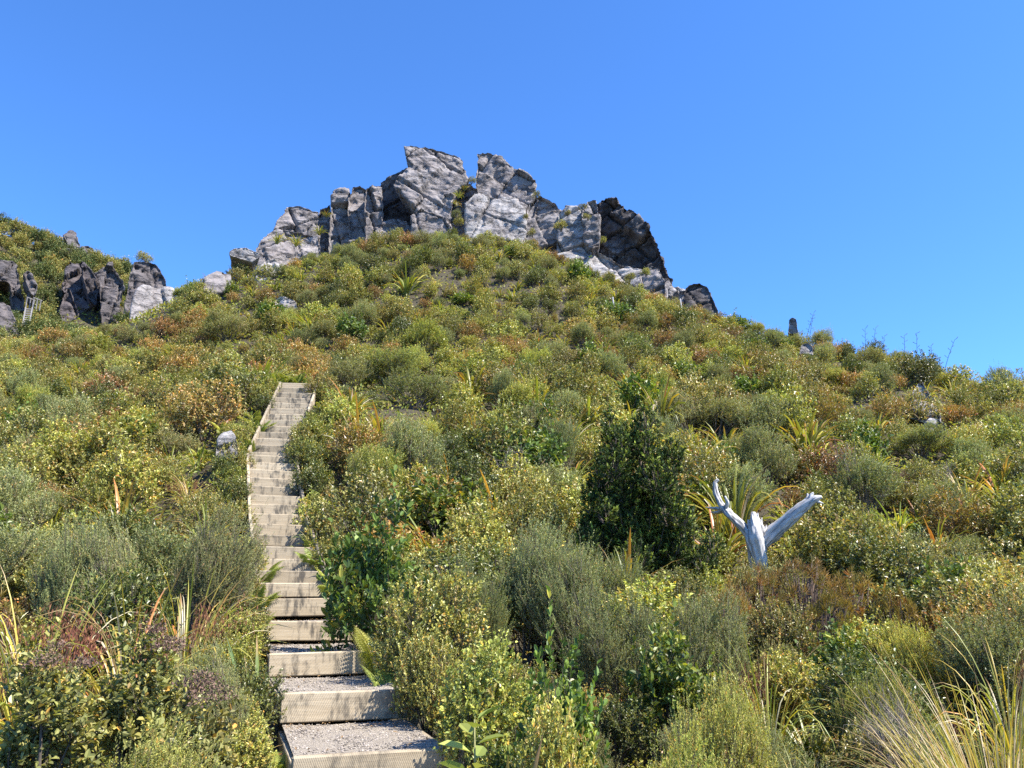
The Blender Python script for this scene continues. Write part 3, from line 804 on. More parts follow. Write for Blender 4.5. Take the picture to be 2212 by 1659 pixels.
def shrub(seed, H, Rd, nt, tl, lpt, L, W, pal, up=.6, oval=False, nlobes=12, spread=.9, wood=(.10, .08, .06), twigs=True, lobes=None, lob_r=.40, inner=.45, nrm_up=.7, tiplight=1.5, base=.12, curl=.12):
    """leafy shrub: limbs to lobes, twigs on each lobe, leaves along each twig. Returns foliage and wood"""
    rng = np.random.default_rng(seed)
    F, Wd = Geo(), Geo()
    if lobes is None:
        th = rng.random(nlobes) * 6.283 + np.arange(nlobes) * 2.399
        zz = rng.uniform(-.25, 1, nlobes)
        rr = np.sqrt(1 - np.clip(zz, 0, 1) ** 2)
        lc = np.stack([np.cos(th) * rr * Rd * .62, np.sin(th) * rr * Rd * .62, H * .5 + zz * H * .3], 1) * rng.uniform(.85, 1.1, (nlobes, 1))
        lc[:, 2] *= rng.uniform(.72, 1.15, nlobes)
        lr = lob_r * Rd * rng.uniform(.6, 1.3, nlobes)
    else:
        lc, lr = lobes; nlobes = len(lc)
    pr = lr ** 2 / (lr ** 2).sum()
    li = rng.choice(nlobes, nt, p=pr)
    uv = unit(rng.normal(size=(nt, 3)))
    o = lc[li] + uv * (lr[li] * (inner + (1 - inner) * rng.random(nt) ** .5))[:, None] * np.array([1, 1, min(1.2, .9 * H / max(Rd, .01) * .6 + .4)])
    keep = o[:, 2] > base * H
    o, uv, li = o[keep], uv[keep], li[keep]; nt = len(o)
    d = unit(.7 * uv + np.array([0, 0, up]) + rng.normal(0, .35, (nt, 3)))
    ln = tl * rng.uniform(.6, 1.35, nt)
    lg = rng.random(nt) < .07                      # a few long shoots break the outline
    ln = np.where(lg, ln * 2.1, ln); d[lg] = unit(d[lg] + np.array([0, 0, .8]))
    t = np.linspace(.12, 1, lpt)[None] + rng.uniform(-.5, .5, (nt, lpt)) / lpt
    P = o[:, None] + d[:, None] * (t * ln[:, None])[:, :, None]
    perp = rng.normal(size=(nt, lpt, 3)); perp -= (perp * d[:, None]).sum(2, keepdims=True) * d[:, None]; perp = unit(perp)
    D = d[:, None] * (.35 + .6 * t[:, :, None]) + perp * spread
    N = np.array([0, 0, nrm_up]) + d[:, None] * .4 + rng.normal(0, .5, (nt, lpt, 3))
    tc = pick(rng, pal, nt)
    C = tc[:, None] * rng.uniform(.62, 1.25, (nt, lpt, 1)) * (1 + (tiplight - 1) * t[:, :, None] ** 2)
    q = rng.random((nt, lpt, 1))
    C = np.where(q < .04, C * np.array([1.7, 1.1, .8]), C)
    sz = rng.uniform(.5, 1.35, nt * lpt)
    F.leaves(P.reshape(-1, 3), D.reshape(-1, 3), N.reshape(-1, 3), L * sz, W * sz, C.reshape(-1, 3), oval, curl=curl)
    # limbs
    nl = nlobes
    b0 = np.stack([rng.normal(0, .05 * Rd, nl), rng.normal(0, .05 * Rd, nl), np.full(nl, -.08)], 1)
    tt = np.linspace(0, 1, 6)[None, :, None]
    mid = lc * np.array([.35, .35, .55]) + rng.normal(0, .06 * Rd, (nl, 3))
    Pl = (1 - tt) ** 2 * b0[:, None] + 2 * tt * (1 - tt) * mid[:, None] + tt ** 2 * lc[:, None]
    Rl = np.linspace(1, .25, 6)[None] * (.018 * max(H, .6) * min(1, 14 / nl)) * rng.uniform(.7, 1.2, (nl, 1))
    Wd.tubes(Pl, Rl, np.tile(np.array([wood]), (nl, 1)) * rng.uniform(.8, 1.2, (nl, 1)), 5)
    if twigs:
        s = lc[li] * .5 + o * .5 - np.array([0, 0, .1]) * Rd
        Pt = np.stack([s, o, o + d * ln[:, None] * .95], 1)
        sel = np.arange(0, nt, twigs if isinstance(twigs, int) and twigs > 1 else 1)
        Wd.tubes(Pt[sel], np.array([[.0028, .0018, .0008]]) * max(H, .6), np.tile(np.array([wood]), (len(sel), 1)) * rng.uniform(.8, 1.3, (len(sel), 1)), 3, cap=False)
    return F, Wd


def strap(seed, n, L, W, droop, pal, k=7, lean=(.2, 1.2), dip=.22, arch=1.0, wprof=None, basew=.08):
    rng = np.random.default_rng(seed)
    F = Geo()
    az = rng.random(n) * 6.283 + np.arange(n) * 2.399
    tilt = lean[0] + (lean[1] - lean[0]) * rng.random(n) ** .8
    ln = L * rng.uniform(.55, 1.1, n)
    out = np.stack([np.cos(az), np.sin(az), np.zeros(n)], 1)
    t = np.linspace(0, 1, k)
    bend = droop * rng.uniform(.5, 1.5, n) * (.4 + tilt)
    a = tilt[:, None] * .55 + bend[:, None] * t[None] ** 1.6
    st = ln[:, None] / (k - 1)
    hx = np.concatenate([np.zeros((n, 1)), np.cumsum(np.sin(a[:, :-1]) * st, 1)], 1)
    hz = np.concatenate([np.zeros((n, 1)), np.cumsum(np.cos(a[:, :-1]) * st, 1)], 1)
    P = out[:, None] * hx[:, :, None] + np.array([0, 0, 1.]) * hz[:, :, None] + (out * rng.uniform(0, basew, (n, 1)))[:, None]
    tw = rng.normal(0, .25, n)
    S = np.stack([-np.sin(az + tw), np.cos(az + tw), rng.normal(0, .15, n)], 1)
    wp = np.interp(t, [0, .15, .5, .8, 1], wprof or [.6, .9, 1, .7, .04])
    Wd = W * rng.uniform(.7, 1.2, (n, 1)) * wp[None]
    c = pick(rng, pal, n)
    C = c[:, None] * rng.uniform(.8, 1.2, (n, 1, 1)) * np.ones((1, k, 1))
    tip = rng.random(n) < .25
    C[tip, -2:] = np.array([.30, .19, .07])
    F.strips(P, S, Wd, C, dip)
    return F


def fern(seed, nf, L, pal, fine=True, npin=22):
    rng = np.random.default_rng(seed)
    F, Wd = Geo(), Geo()
    for f in range(nf):
        az = f * 6.283 / nf + rng.normal(0, .25)
        ln = L * rng.uniform(.7, 1.15); k = 12
        til = rng.uniform(.35, .8); bend = rng.uniform(.7, 1.3)
        t = np.linspace(0, 1, k); a = til + bend * t ** 1.3
        hx = np.concatenate([[0], np.cumsum(np.sin(a[:-1]))]) * ln / (k - 1); hz = np.concatenate([[0], np.cumsum(np.cos(a[:-1]))]) * ln / (k - 1)
        out = np.array([math.cos(az), math.sin(az), 0]); side = np.array([-math.sin(az), math.cos(az), 0])
        P = out * hx[:, None] + np.array([0, 0, 1.]) * hz[:, None]
        Wd.tubes(P[None], np.linspace(.006, .0015, k)[None] * (L / .8), np.array([[.16, .13, .04]]), 3, cap=False)
        tp = np.linspace(.16, .99, npin)
        pp = np.stack([np.interp(tp, t, P[:, i]) for i in range(3)], 1)
        tg = unit(np.stack([np.interp(tp, t, np.gradient(P[:, i])) for i in range(3)], 1))
        nr = np.cross(side, tg); nr = np.where(nr[:, 2:3] < 0, -nr, nr)
        pl = ln * .30 * np.interp(tp, [.1, .35, .7, 1], [.55, 1, .7, .06])
        c0 = pick(rng, pal, 1)[0]
        for s in (-1, 1):
            dr = unit(side * s + tg * .45 - np.array([0, 0, .18]))
            if fine:
                m = 9
                u = np.linspace(.08, 1, m)
                Q = pp[:, None] + dr[:, None] * (pl[:, None] * u[None])[:, :, None]
                sub = np.cross(nr, dr)
                ll = (pl[:, None] * .2 * (1.15 - u[None]))
                for s2 in (-1, 1):
                    Dd = sub[:, None] * s2 + dr[:, None] * .55
                    C = np.broadcast_to(c0, Q.shape) * rng.uniform(.8, 1.2, Q.shape[:2] + (1,))
                    F.leaves(Q.reshape(-1, 3), np.broadcast_to(Dd, Q.shape).reshape(-1, 3), np.broadcast_to(nr[:, None], Q.shape).reshape(-1, 3) + rng.normal(0, .15, (Q.shape[0] * m, 3)),
                             ll.ravel() * 1.25, ll.ravel() * .62, C.reshape(-1, 3), False, .1, .1)
            else:
                C = np.broadcast_to(c0, pp.shape) * rng.uniform(.8, 1.2, (len(pp), 1))
                F.leaves(pp, dr, nr + rng.normal(0, .15, pp.shape), pl, pl * .3, C, False, .1, .12)
    return F, Wd


def rosettes(seed, H, Rd, nr_, nl, L, W, pal, nlobes=9):
    """spiky shrub: whorls of stiff narrow leaves at branch ends"""
    rng = np.random.default_rng(seed)
    F, Wd = Geo(), Geo()
    th = rng.random(nr_) * 6.283; r = Rd * np.sqrt(rng.random(nr_)); z = H * (.45 + .5 * (1 - (r / Rd) ** 2) * rng.uniform(.6, 1.05, nr_))
    o = np.stack([np.cos(th) * r, np.sin(th) * r, z], 1)
    d = unit(np.stack([np.cos(th) * r / Rd * .7, np.sin(th) * r / Rd * .7, np.ones(nr_)], 1) + rng.normal(0, .2, (nr_, 3)))
    az = (np.arange(nl) * 2.399)[None] + rng.random((nr_, 1)) * 6.28
    A = unit(np.cross(d, [[1, 0, .2]])); B = np.cross(d, A)
    el = np.linspace(.25, 1.25, nl)[None] + rng.normal(0, .12, (nr_, nl))
    D = d[:, None] * np.cos(el)[:, :, None] + (A[:, None] * np.cos(az)[:, :, None] + B[:, None] * np.sin(az)[:, :, None]) * np.sin(el)[:, :, None]
    P = np.broadcast_to(o[:, None], D.shape) - d[:, None] * (np.linspace(0, .35, nl)[None, :, None] * L)
    N = np.broadcast_to(d[:, None], D.shape)
    C = pick(rng, pal, nr_)[:, None] * rng.uniform(.75, 1.25, (nr_, nl, 1))
    sz = rng.uniform(.7, 1.2, nr_ * nl)
    F.leaves(P.reshape(-1, 3), D.reshape(-1, 3), N.reshape(-1, 3), L * sz, W * sz, C.reshape(-1, 3), False, .2, .1)
    b0 = o * np.array([.15, .15, 0]) + np.array([0, 0, -.06])
    Pt = np.stack([b0, o * np.array([.6, .6, .5]) + rng.normal(0, .04, o.shape), o], 1)
    Wd.tubes(Pt, np.array([[.012, .008, .004]]), np.tile(np.array([[.13, .09, .07]]), (nr_, 1)) * rng.uniform(.8, 1.3, (nr_, 1)), 4)
    return F, Wd


def twiggy(seed, H, Rd, n=260, wood=(.19, .16, .135)):
    rng = np.random.default_rng(seed)
    Wd = Geo()
    nl = 16
    th = rng.random(nl) * 6.283; r = Rd * rng.uniform(.2, .9, nl)
    tip = np.stack([np.cos(th) * r, np.sin(th) * r, H * rng.uniform(.55, 1, nl)], 1)
    tt = np.linspace(0, 1, 6)[None, :, None]
    mid = tip * np.array([.35, .35, .6]) + rng.normal(0, .08, (nl, 3))
    Pl = 2 * tt * (1 - tt) * mid[:, None] + tt ** 2 * tip[:, None]
    Wd.tubes(Pl, np.linspace(.012, .004, 6)[None], np.tile(np.array([wood]), (nl, 1)), 4)
    i = rng.integers(0, nl, n); j = rng.integers(2, 6, n)
    o = Pl[i, j]
    d = unit(unit(o) * .6 + rng.normal(0, .6, (n, 3)) + [0, 0, .5]) * (rng.uniform(.1, .35, (n, 1)) * H)
    Pt = np.stack([o, o + d * .5 + rng.normal(0, .015, o.shape), o + d], 1)
    Wd.tubes(Pt, np.array([[.004, .003, .0012]]), np.tile(np.array([wood]), (n, 1)) * rng.uniform(.7, 1.2, (n, 1)), 3, cap=False)
    o2 = np.concatenate([Pt[:, 1], Pt[:, 2]]); n2 = len(o2)
    d2 = unit(np.concatenate([d, d]) + rng.normal(0, .12, (n2, 3)) * H) * (rng.uniform(.06, .16, (n2, 1)) * H)
    Wd.tubes(np.stack([o2, o2 + d2], 1), np.array([[.002, .001]]), np.tile(np.array([wood]), (n2, 1)) * rng.uniform(.7, 1.2, (n2, 1)), 3, cap=False)
    return Wd


def sedge_heads(seed, n, L, pal=(.16, .075, .04)):
    """drooping brown flower heads on arching stalks"""
    rng = np.random.default_rng(seed)
    S, heads = Geo(), []
    for i in range(n):
        Hd = Geo()
        az = rng.random() * 6.283; out = np.array([math.cos(az), math.sin(az), 0])
        t = np.linspace(0, 1, 9)
        ln = L * rng.uniform(.8, 1.15)
        P = out * (t ** 2.2)[:, None] * ln * .55 + np.array([0, 0, 1.]) * (t - .38 * t ** 4)[:, None] * ln
        S.tubes(P[None], np.linspace(.005, .002, 9)[None], np.array([[.33, .25, .08]]), 3, cap=False)
        m = 150
        tt = rng.uniform(.62, 1, m)
        b = np.stack([np.interp(tt, t, P[:, q]) for q in range(3)], 1)
        hang = rng.uniform(0, .16, (m, 1)) * ln
        b = b + np.array([0, 0, -1.]) * hang + rng.normal(0, .018, (m, 3))
        c = np.array(pal) * rng.uniform(.6, 1.6, (m, 1))
        Hd.leaves(b, np.array([0, 0, -1.]) + rng.normal(0, .35, (m, 3)), rng.normal(size=(m, 3)), rng.uniform(.02, .045, m), .010, c)
        heads.append(Hd)
    return S, heads


def flower_clusters(seed, pts, r, n, pal=(.15, .10, .07)):
    rng = np.random.default_rng(seed)
    G = Geo()
    for p in pts:
        b = np.array(p) + rng.normal(0, 1, (n, 3)) * np.array([r, r, r * .35])
        G.leaves(b, rng.normal(size=(n, 3)) + [0, 0, .6], rng.normal(size=(n, 3)), rng.uniform(.012, .024, n), .012, np.array(pal) * rng.uniform(.6, 1.7, (n, 1)))
    return G


# palettes: colour, share
P_OLIVE = [((0.208, 0.204, 0.053), 4), ((0.274, 0.252, 0.064), 4), ((0.331, 0.291, 0.080), 2), ((0.274, 0.196, 0.064), 1.6), ((0.134, 0.142, 0.044), 2.5)]
P_YELLOW = [((0.274, 0.273, 0.058), 4), ((0.342, 0.326, 0.073), 3), ((0.191, 0.208, 0.050), 3), ((0.373, 0.315, 0.085), 1.2), ((0.256, 0.196, 0.058), 1)]
P_BRONZE = [((0.288, 0.184, 0.053), 4), ((0.337, 0.228, 0.062), 3), ((0.226, 0.173, 0.053), 3), ((0.323, 0.158, 0.053), .8), ((0.256, 0.222, 0.058), 3)]
P_MANUKA = [((0.208, 0.223, 0.093), 4), ((0.261, 0.268, 0.104), 3), ((0.156, 0.172, 0.080), 2), ((0.221, 0.190, 0.101), 1.2)]
P_MANY = [((0.296, 0.306, 0.073), 4), ((0.366, 0.362, 0.091), 3), ((0.215, 0.225, 0.064), 2), ((0.349, 0.285, 0.096), .6)]
P_RUST = [((.27, .145, .05), 4), ((.31, .19, .06), 3), ((.2, .14, .05), 2), ((.22, .19, .06), 2)]
P_HEATH = [((.21, .215, .085), 4), ((.26, .255, .10), 3), ((.16, .17, .075), 2), ((.24, .19, .09), 1)]
P_GLOSS = [((.09, .135, .026), 4), ((.14, .19, .036), 3), ((.23, .25, .042), 1.5), ((.06, .092, .022), 2)]
P_GREEN = [((.105, .125, .032), 4), ((.145, .158, .038), 3), ((.19, .185, .045), 2), ((.07, .085, .026), 2)]
P_DARK = [((.018, .030, .007), 6), ((.038, .054, .012), 3), ((.12, .14, .022), 2.6)]  # brightest share paints sunlit spray tips into the conifer's leaf colour
P_STRAP = [((.21, .235, .05), 4), ((.30, .30, .058), 3), ((.14, .165, .04), 2), ((.45, .33, .055), 1.2), ((.42, .2, .055), .7), ((.5, .43, .27), .8)]
P_STRAPY = [((.38, .35, .065), 4), ((.48, .36, .065), 3), ((.24, .26, .05), 2), ((.46, .24, .06), 1.4), ((.55, .47, .3), 1.2)]
P_FERN = [((.28, .31, .06), 4), ((.35, .36, .075), 3), ((.2, .24, .045), 2), ((.32, .21, .075), .5)]
P_TUSS = [((.44, .34, .13), 4), ((.38, .33, .08), 3), ((.27, .28, .06), 3), ((.54, .45, .25), 2), ((.44, .26, .08), .7)]
P_TREE = [((.10, .125, .035), 4), ((.14, .155, .045), 3), ((.07, .09, .03), 3), ((.16, .135, .05), 1)]

PROTO = {}
def proto(kind, lod, parts, single_mats=None):
    """register one variant: parts is [(part name, Geo, material)]; far variants are one mesh"""
    if lod == 'near':
        PROTO.setdefault((kind, lod), []).append(([(n, g_.mesh(n, [m])) for n, g_, m in parts], parts))
    else:
        G = Geo(); mats = []
        for i, (n, g_, m) in enumerate(parts):
            G.merge(g_, i); mats.append(m)
        PROTO.setdefault((kind, lod), []).append((G.mesh(kind, mats), parts))

FO, ST = 'foliage', 'stems'
def reg(kind, lod, FW, fm):
    proto(kind, lod, [(FO, FW[0], fm), (ST, FW[1], M['bark'])])

for v in range(2):
    reg('olive_shrub', 'near', shrub(100 + v, 1.15, .62, 1250, .12, 16, .029, .019, P_OLIVE, up=.9, oval=True, nlobes=18, lob_r=.36, twigs=2), M['leaf'])
    reg('yellow_green_shrub', 'near', shrub(110 + v, 1.1, .6, 1100, .13, 14, .034, .022, P_YELLOW, up=.8, oval=True, nlobes=16, lob_r=.37, twigs=2), M['leaf'])
    reg('dark_green_shrub', 'near', shrub(160 + v, 1.15, .62, 1150, .12, 14, .034, .018, P_GREEN, up=.7, oval=True, nlobes=17, lob_r=.36, twigs=2), M['leaf'])
    reg('bronze_shrub', 'near', shrub(120 + v, 1.0, .6, 1100, .11, 15, .034, .017, P_BRONZE, up=1.1, oval=True, nlobes=16, lob_r=.36, twigs=2), M['leaf'])
    reg('manuka_bush', 'near', shrub(130 + v, 1.2, .62, 2600, .12, 26, .017, .0065, P_MANUKA, up=1.3, nlobes=42, lob_r=.20, spread=.8, wood=(.13, .11, .09), twigs=4, inner=.55), M['needle'])
    reg('bright_manuka_bush', 'near', shrub(140 + v, 1.1, .65, 2600, .11, 26, .018, .0075, P_MANY, up=1.4, nlobes=42, lob_r=.20, spread=.8, wood=(.13, .10, .08), twigs=4, inner=.55), M['needle'])
    reg('glossy_shrub', 'near', shrub(150 + v, 1.2, .55, 260, .2, 12, .075, .045, P_GLOSS, up=1.0, oval=True, nlobes=13, spread=.8, twigs=True, lob_r=.36), M['gloss'])
    reg('rust_shrub', 'near', shrub(170 + v, .95, .6, 1000, .10, 14, .030, .014, P_RUST, up=1.0, oval=True, nlobes=17, lob_r=.34, twigs=2), M['leaf'])
    reg('pale_heath_bush', 'near', shrub(180 + v, 1.0, .62, 2300, .11, 20, .018, .008, P_HEATH, up=1.2, nlobes=30, lob_r=.23, spread=.8, twigs=4, inner=.5), M['needle'])
    for lod, sc, lp, lf in (('mid', .62, .62, 1.7), ('far', .58, .55, 1.95)):
        tw = 4 if lod == 'mid' else 8
        reg('olive_shrub', lod, shrub(200 + v, 1.1, .66, int(950 * sc), .14, int(15 * lp), .026 * lf, .018 * lf, P_OLIVE, up=.8, nlobes=15, lob_r=.36, twigs=tw), M['leaf'])
        reg('yellow_green_shrub', lod, shrub(210 + v, 1.05, .64, int(850 * sc), .15, int(13 * lp) + 1, .031 * lf, .020 * lf, P_YELLOW, up=.7, nlobes=14, lob_r=.37, twigs=tw), M['leaf'])
        reg('dark_green_shrub', lod, shrub(260 + v, 1.1, .66, int(900 * sc), .14, int(14 * lp), .031 * lf, .018 * lf, P_GREEN, up=.7, nlobes=14, lob_r=.37, twigs=tw), M['leaf'])
        reg('rust_shrub', lod, shrub(270 + v, .9, .64, int(850 * sc), .12, int(14 * lp), .029 * lf, .015 * lf, P_RUST, up=.9, nlobes=15, lob_r=.35, twigs=tw), M['leaf'])
        reg('pale_heath_bush', lod, shrub(280 + v, 1.0, .66, int(1900 * sc), .13, int(20 * lp), .019 * lf, .009 * lf, P_HEATH, up=1.1, nlobes=26, lob_r=.25, spread=.7, twigs=tw * 2, inner=.5), M['needle'])
        reg('bronze_shrub', lod, shrub(220 + v, .95, .66, int(850 * sc), .12, int(14 * lp), .030 * lf, .017 * lf, P_BRONZE, up=.9, nlobes=14, lob_r=.37, twigs=tw), M['leaf'])
        reg('manuka_bush', lod, shrub(230 + v, 1.25, .64, int(2200 * sc), .15, int(24 * lp), .018 * lf, .0075 * lf, P_MANUKA, up=1.3, nlobes=34, lob_r=.22, spread=.7, wood=(.13, .11, .09), twigs=tw * 2, inner=.55), M['needle'])
        reg('bright_manuka_bush', lod, shrub(240 + v, 1.1, .66, int(2100 * sc), .14, int(24 * lp), .019 * lf, .008 * lf, P_MANY, up=1.3, nlobes=34, lob_r=.22, spread=.7, twigs=tw * 2, inner=.55), M['needle'])
        reg('glossy_shrub', lod, shrub(250 + v, 1.1, .58, int(260 * sc * 1.5), .2, int(11 * lp) + 1, .07 * (lf * .8), .042 * (lf * .8), P_GLOSS, up=.9, nlobes=11, spread=.8, lob_r=.37, twigs=tw), M['gloss'])
for v in range(3):
    proto('strap_leaf_tuft', 'near', [('leaves', strap(300 + v, 60, .95, .038, 1.5, P_STRAP, 9), M['strap'])])
    proto('strap_leaf_tuft', 'mid', [('leaves', strap(310 + v, 60, 1.0, .042, 1.5, P_STRAP, 7), M['strap'])])
    proto('strap_leaf_tuft', 'far', [('leaves', strap(320 + v, 52, 1.05, .06, 1.5, P_STRAP, 6), M['strap'])])
    for lod in ('near', 'mid'):
        F, W = fern(330 + v, 9, .75, P_FERN, lod == 'near', 24 if lod == 'near' else 20)
        proto('fern', lod, [('fronds', F, M['fern']), ('stalks', W, M['bark'])])
    s_, h_ = sedge_heads(340 + v, 5, 1.15)
    for lod in ('near', 'mid'):
        proto('sedge', lod, [('leaves', strap(350 + v, 95, 1.1, .017, 2.1, P_STRAPY, 9, (.2, 1.25), .25), M['strap']), ('flower_stalks', s_, M['strap'])] + [('flower_head', x_, M['dry']) for x_ in h_])
    reg('spiky_bronze_shrub', 'near', rosettes(360 + v, .95, .55, 95, 16, .10, .013, P_BRONZE), M['leaf'])
    reg('spiky_bronze_shrub', 'mid', rosettes(365 + v, .95, .6, 80, 12, .13, .02, P_BRONZE), M['leaf'])
    for lod in ('near', 'mid'):
        proto('bare_twig_shrub', lod, [('twigs', twiggy(370 + v, 1.0, .5, 330 if lod == 'near' else 180), M['bark'])])
    proto('tussock_grass', 'near', [('blades', strap(380 + v, 1300, .95, .0065, .95, P_TUSS, 9, (.4, 1.9), .2, basew=.24), M['strap'])])
PROTO[('fern', 'far')] = PROTO[('fern', 'mid')]
PROTO[('sedge', 'far')] = PROTO[('sedge', 'mid')]
PROTO[('spiky_bronze_shrub', 'far')] = PROTO[('spiky_bronze_shrub', 'mid')]
PROTO[('bare_twig_shrub', 'far')] = PROTO[('bare_twig_shrub', 'mid')]
for v in range(3):
    F, W = shrub(400 + v, 3.6, 1.7, 620, .5, 6, .2, .12, P_TREE, up=.8, nlobes=18, lob_r=.36, twigs=False, wood=(.12, .10, .08))
    proto('hill_tree', 'far', [('crown', F, M['dark']), ('trunk', W, M['bark'])])

for v in range(2):
    F, W = shrub(410 + v, 3.2, 1.7, 620, .5, 6, .2, .11, P_OLIVE, up=.8, nlobes=18, lob_r=.36, twigs=False, wood=(.12, .10, .08))
    proto('olive_hill_tree', 'far', [('crown', F, M['dark']), ('trunk', W, M['bark'])])
CAT = {'olive_hill_tree': 'tree', 'olive_shrub': 'shrub', 'yellow_green_shrub': 'shrub', 'bronze_shrub': 'shrub', 'dark_green_shrub': 'shrub', 'rust_shrub': 'shrub', 'pale_heath_bush': 'bush', 'manuka_bush': 'bush', 'bright_manuka_bush': 'bush', 'glossy_shrub': 'shrub', 'strap_leaf_tuft': 'plant', 'fern': 'fern',
       'sedge': 'sedge', 'spiky_bronze_shrub': 'shrub', 'bare_twig_shrub': 'shrub', 'tussock_grass': 'grass tuft', 'hill_tree': 'tree'}
LOOK = {'olive_hill_tree': 'paler olive tree', 'olive_shrub': 'olive small-leaved shrub', 'yellow_green_shrub': 'yellow-green small-leaved shrub', 'bronze_shrub': 'bronze-brown small-leaved shrub', 'dark_green_shrub': 'dark green small-leaved shrub', 'rust_shrub': 'rust-coloured low shrub', 'pale_heath_bush': 'pale olive fine-leaved heath bush', 'manuka_bush': 'grey-green needle-leaved bush',
        'bright_manuka_bush': 'bright yellow-green needle-leaved bush', 'glossy_shrub': 'deep green shrub with large glossy leaves', 'strap_leaf_tuft': 'tuft of long arching strap leaves', 'fern': 'light green fern rosette',
        'sedge': 'yellowing sedge with drooping brown seed heads', 'spiky_bronze_shrub': 'spiky bronze shrub with leaf whorls', 'bare_twig_shrub': 'bare grey twiggy shrub', 'tussock_grass': 'straw-coloured tussock of fine grass blades',
        'hill_tree': 'dense dark green tree'}


def region(x, y):
    q = path_dist(np.array([x]), np.array([y]))[0][0]
    d = math.hypot(x, y)
    if d > 52: return 'on the far hill beside the dark crags'
    if q < 1.5: return 'at the edge of the timber steps'
    if d > 30: return 'in the scrub below the rock crag' if x > -14 else 'on the leafy left shoulder of the hill'
    px = float(np.interp(y, PATH[:, 1], PATH[:, 0]))
    if x < px: return 'in the scrub left of the timber steps'
    if d < 12: return 'in the low scrub right of the lower steps'
    return 'on the slope between the steps and crag' if x < 4.5 else 'on the slope around the bleached dead trunk'


prng = np.random.default_rng(77)
PLANTED, AUTO = [], []
def plant(kind, x, y, s=1.0, lod=None, z=None, label=None, rz=None, sz=None, part_label=None, group=True):
    d = math.hypot(x, y)
    if lod is None:
        lod = 'near' if d < 11 else ('mid' if d < 21 else 'far')
    if (kind, lod) not in PROTO:
        lod = 'near'
    vs = PROTO[(kind, lod)]
    data, parts = vs[prng.integers(len(vs))]
    if z is None:
        z = float(ground(np.array([x]), np.array([y]))[0]) - .03
    rz = prng.random() * 6.283 if rz is None else rz
    if isinstance(data, list):
        o = empty(kind, (x, y, z))
        for n, me in data:
            q = link(n, me, o)
            if n == 'flower_head': q['kind'] = 'stuff'
    else:
        o = link(kind, data); o.location = (x, y, z)
    tl_ = .0 if kind in ('fern', 'strap_leaf_tuft', 'sedge', 'tussock_grass') else .16
    o.rotation_euler = (prng.normal(0, tl_), prng.normal(0, tl_), rz)
    ax = prng.uniform(.82, 1.22)
    o.scale = (s * ax, s / ax, s * (sz or 1))
    if label:
        tag(o, label, CAT[kind])
    else:
        r = region(x, y)
        tag(o, LOOK[kind] + ' ' + r, CAT[kind], LOOK[kind].replace('shrub', 'shrubs').replace('bush', 'bushes') + ' ' + r)
    PLANTED.append((x, y, s))
    if not label: AUTO.append((o, kind, x, y, s))
    return o

# view outline of the steps, used to keep plants from standing in front of them
stair_l = np.array([(826, 612), (900, 588), (985, 545), (1060, 545), (1130, 548), (1200, 568), (1260, 572), (1300, 566), (1345, 585), (1405, 585), (1500, 606), (1600, 630), (1659, 640)], float)
stair_r = np.array([(826, 664), (900, 664), (985, 640), (1060, 652), (1130, 664), (1200, 672), (1260, 690), (1300, 722), (1345, 755), (1405, 785), (1500, 850), (1600, 945), (1659, 950)], float)


def blocks_steps(x, y, z, r, h):
    d = math.hypot(x, y)
    pts = np.array([[x + a * r, y, z + b * h] for a in (-1, -.5, 0, .5, 1) for b in (.3, .65, 1.0)])
    pr = project(pts)
    l = np.interp(pr[:, 1], stair_l[:, 0], stair_l[:, 1]); rr = np.interp(pr[:, 1], stair_r[:, 0], stair_r[:, 1])
    ins = (pr[:, 0] > l) & (pr[:, 0] < rr) & (pr[:, 1] > 826)
    if not ins.any():
        return False
    # distance of the steps at that height in the view
    sy = project(SP)[:, 1]; sd = np.hypot(SP[:, 0], SP[:, 1])
    o = np.argsort(sy)
    return bool((d < np.interp(pr[ins, 1], sy[o], sd[o]) + .3).any())


# faces of rock and single trees that stand clear of the scrub in the photograph: view outline, distance
CLEAR = [([(560, 518), (622, 443), (718, 407), (880, 312), (1000, 340), (1163, 400), (1300, 427), (1400, 480), (1455, 612), (1550, 620), (1550, 668), (1480, 650), (1400, 622), (1330, 592), (1250, 560), (1180, 522), (1060, 500), (930, 484), (790, 508), (700, 532), (640, 540)], 48.5),
         (Z1([(700, 700), (960, 640), (1365, 655), (1490, 990), (1400, 1400), (1180, 1400), (960, 1450), (670, 1200)]), 80), (Z1([(1500, 920), (1590, 650), (1780, 650), (1900, 735), (2000, 900), (2080, 1100), (2000, 1200), (1700, 1340), (1540, 1380), (1450, 1300)]), 56),
         (Z1([(0, 600), (200, 690), (310, 1100), (420, 1120), (380, 1250), (330, 1440), (240, 1450), (0, 1480)]), 66.5), ([(494, 530), (560, 530), (565, 566), (500, 566)], 47), ([(552, 560), (615, 556), (620, 606), (552, 606)], 45.5), ([(592, 640), (645, 640), (645, 660), (592, 660)], 40.5),
         ([(472, 925), (508, 925), (508, 948), (472, 948)], 16.2), ([(1966, 820), (2002, 818), (2030, 870), (2044, 925), (2000, 928), (1964, 880)], 28.0), ([(1535, 1035), (1580, 1035), (1632, 1100), (1770, 1062), (1778, 1085), (1680, 1160), (1662, 1215), (1618, 1215), (1600, 1140), (1540, 1100)], 13.9),
         ([(1260, 960), (1330, 880), (1420, 900), (1450, 1000), (1530, 1140), (1530, 1200), (1400, 1185), (1270, 1160)], 13.3), ([(1728, 738), (1758, 738), (1758, 758), (1728, 758)], 35.5), ([(1702, 684), (1724, 684), (1724, 706), (1702, 706)], 40.5)]


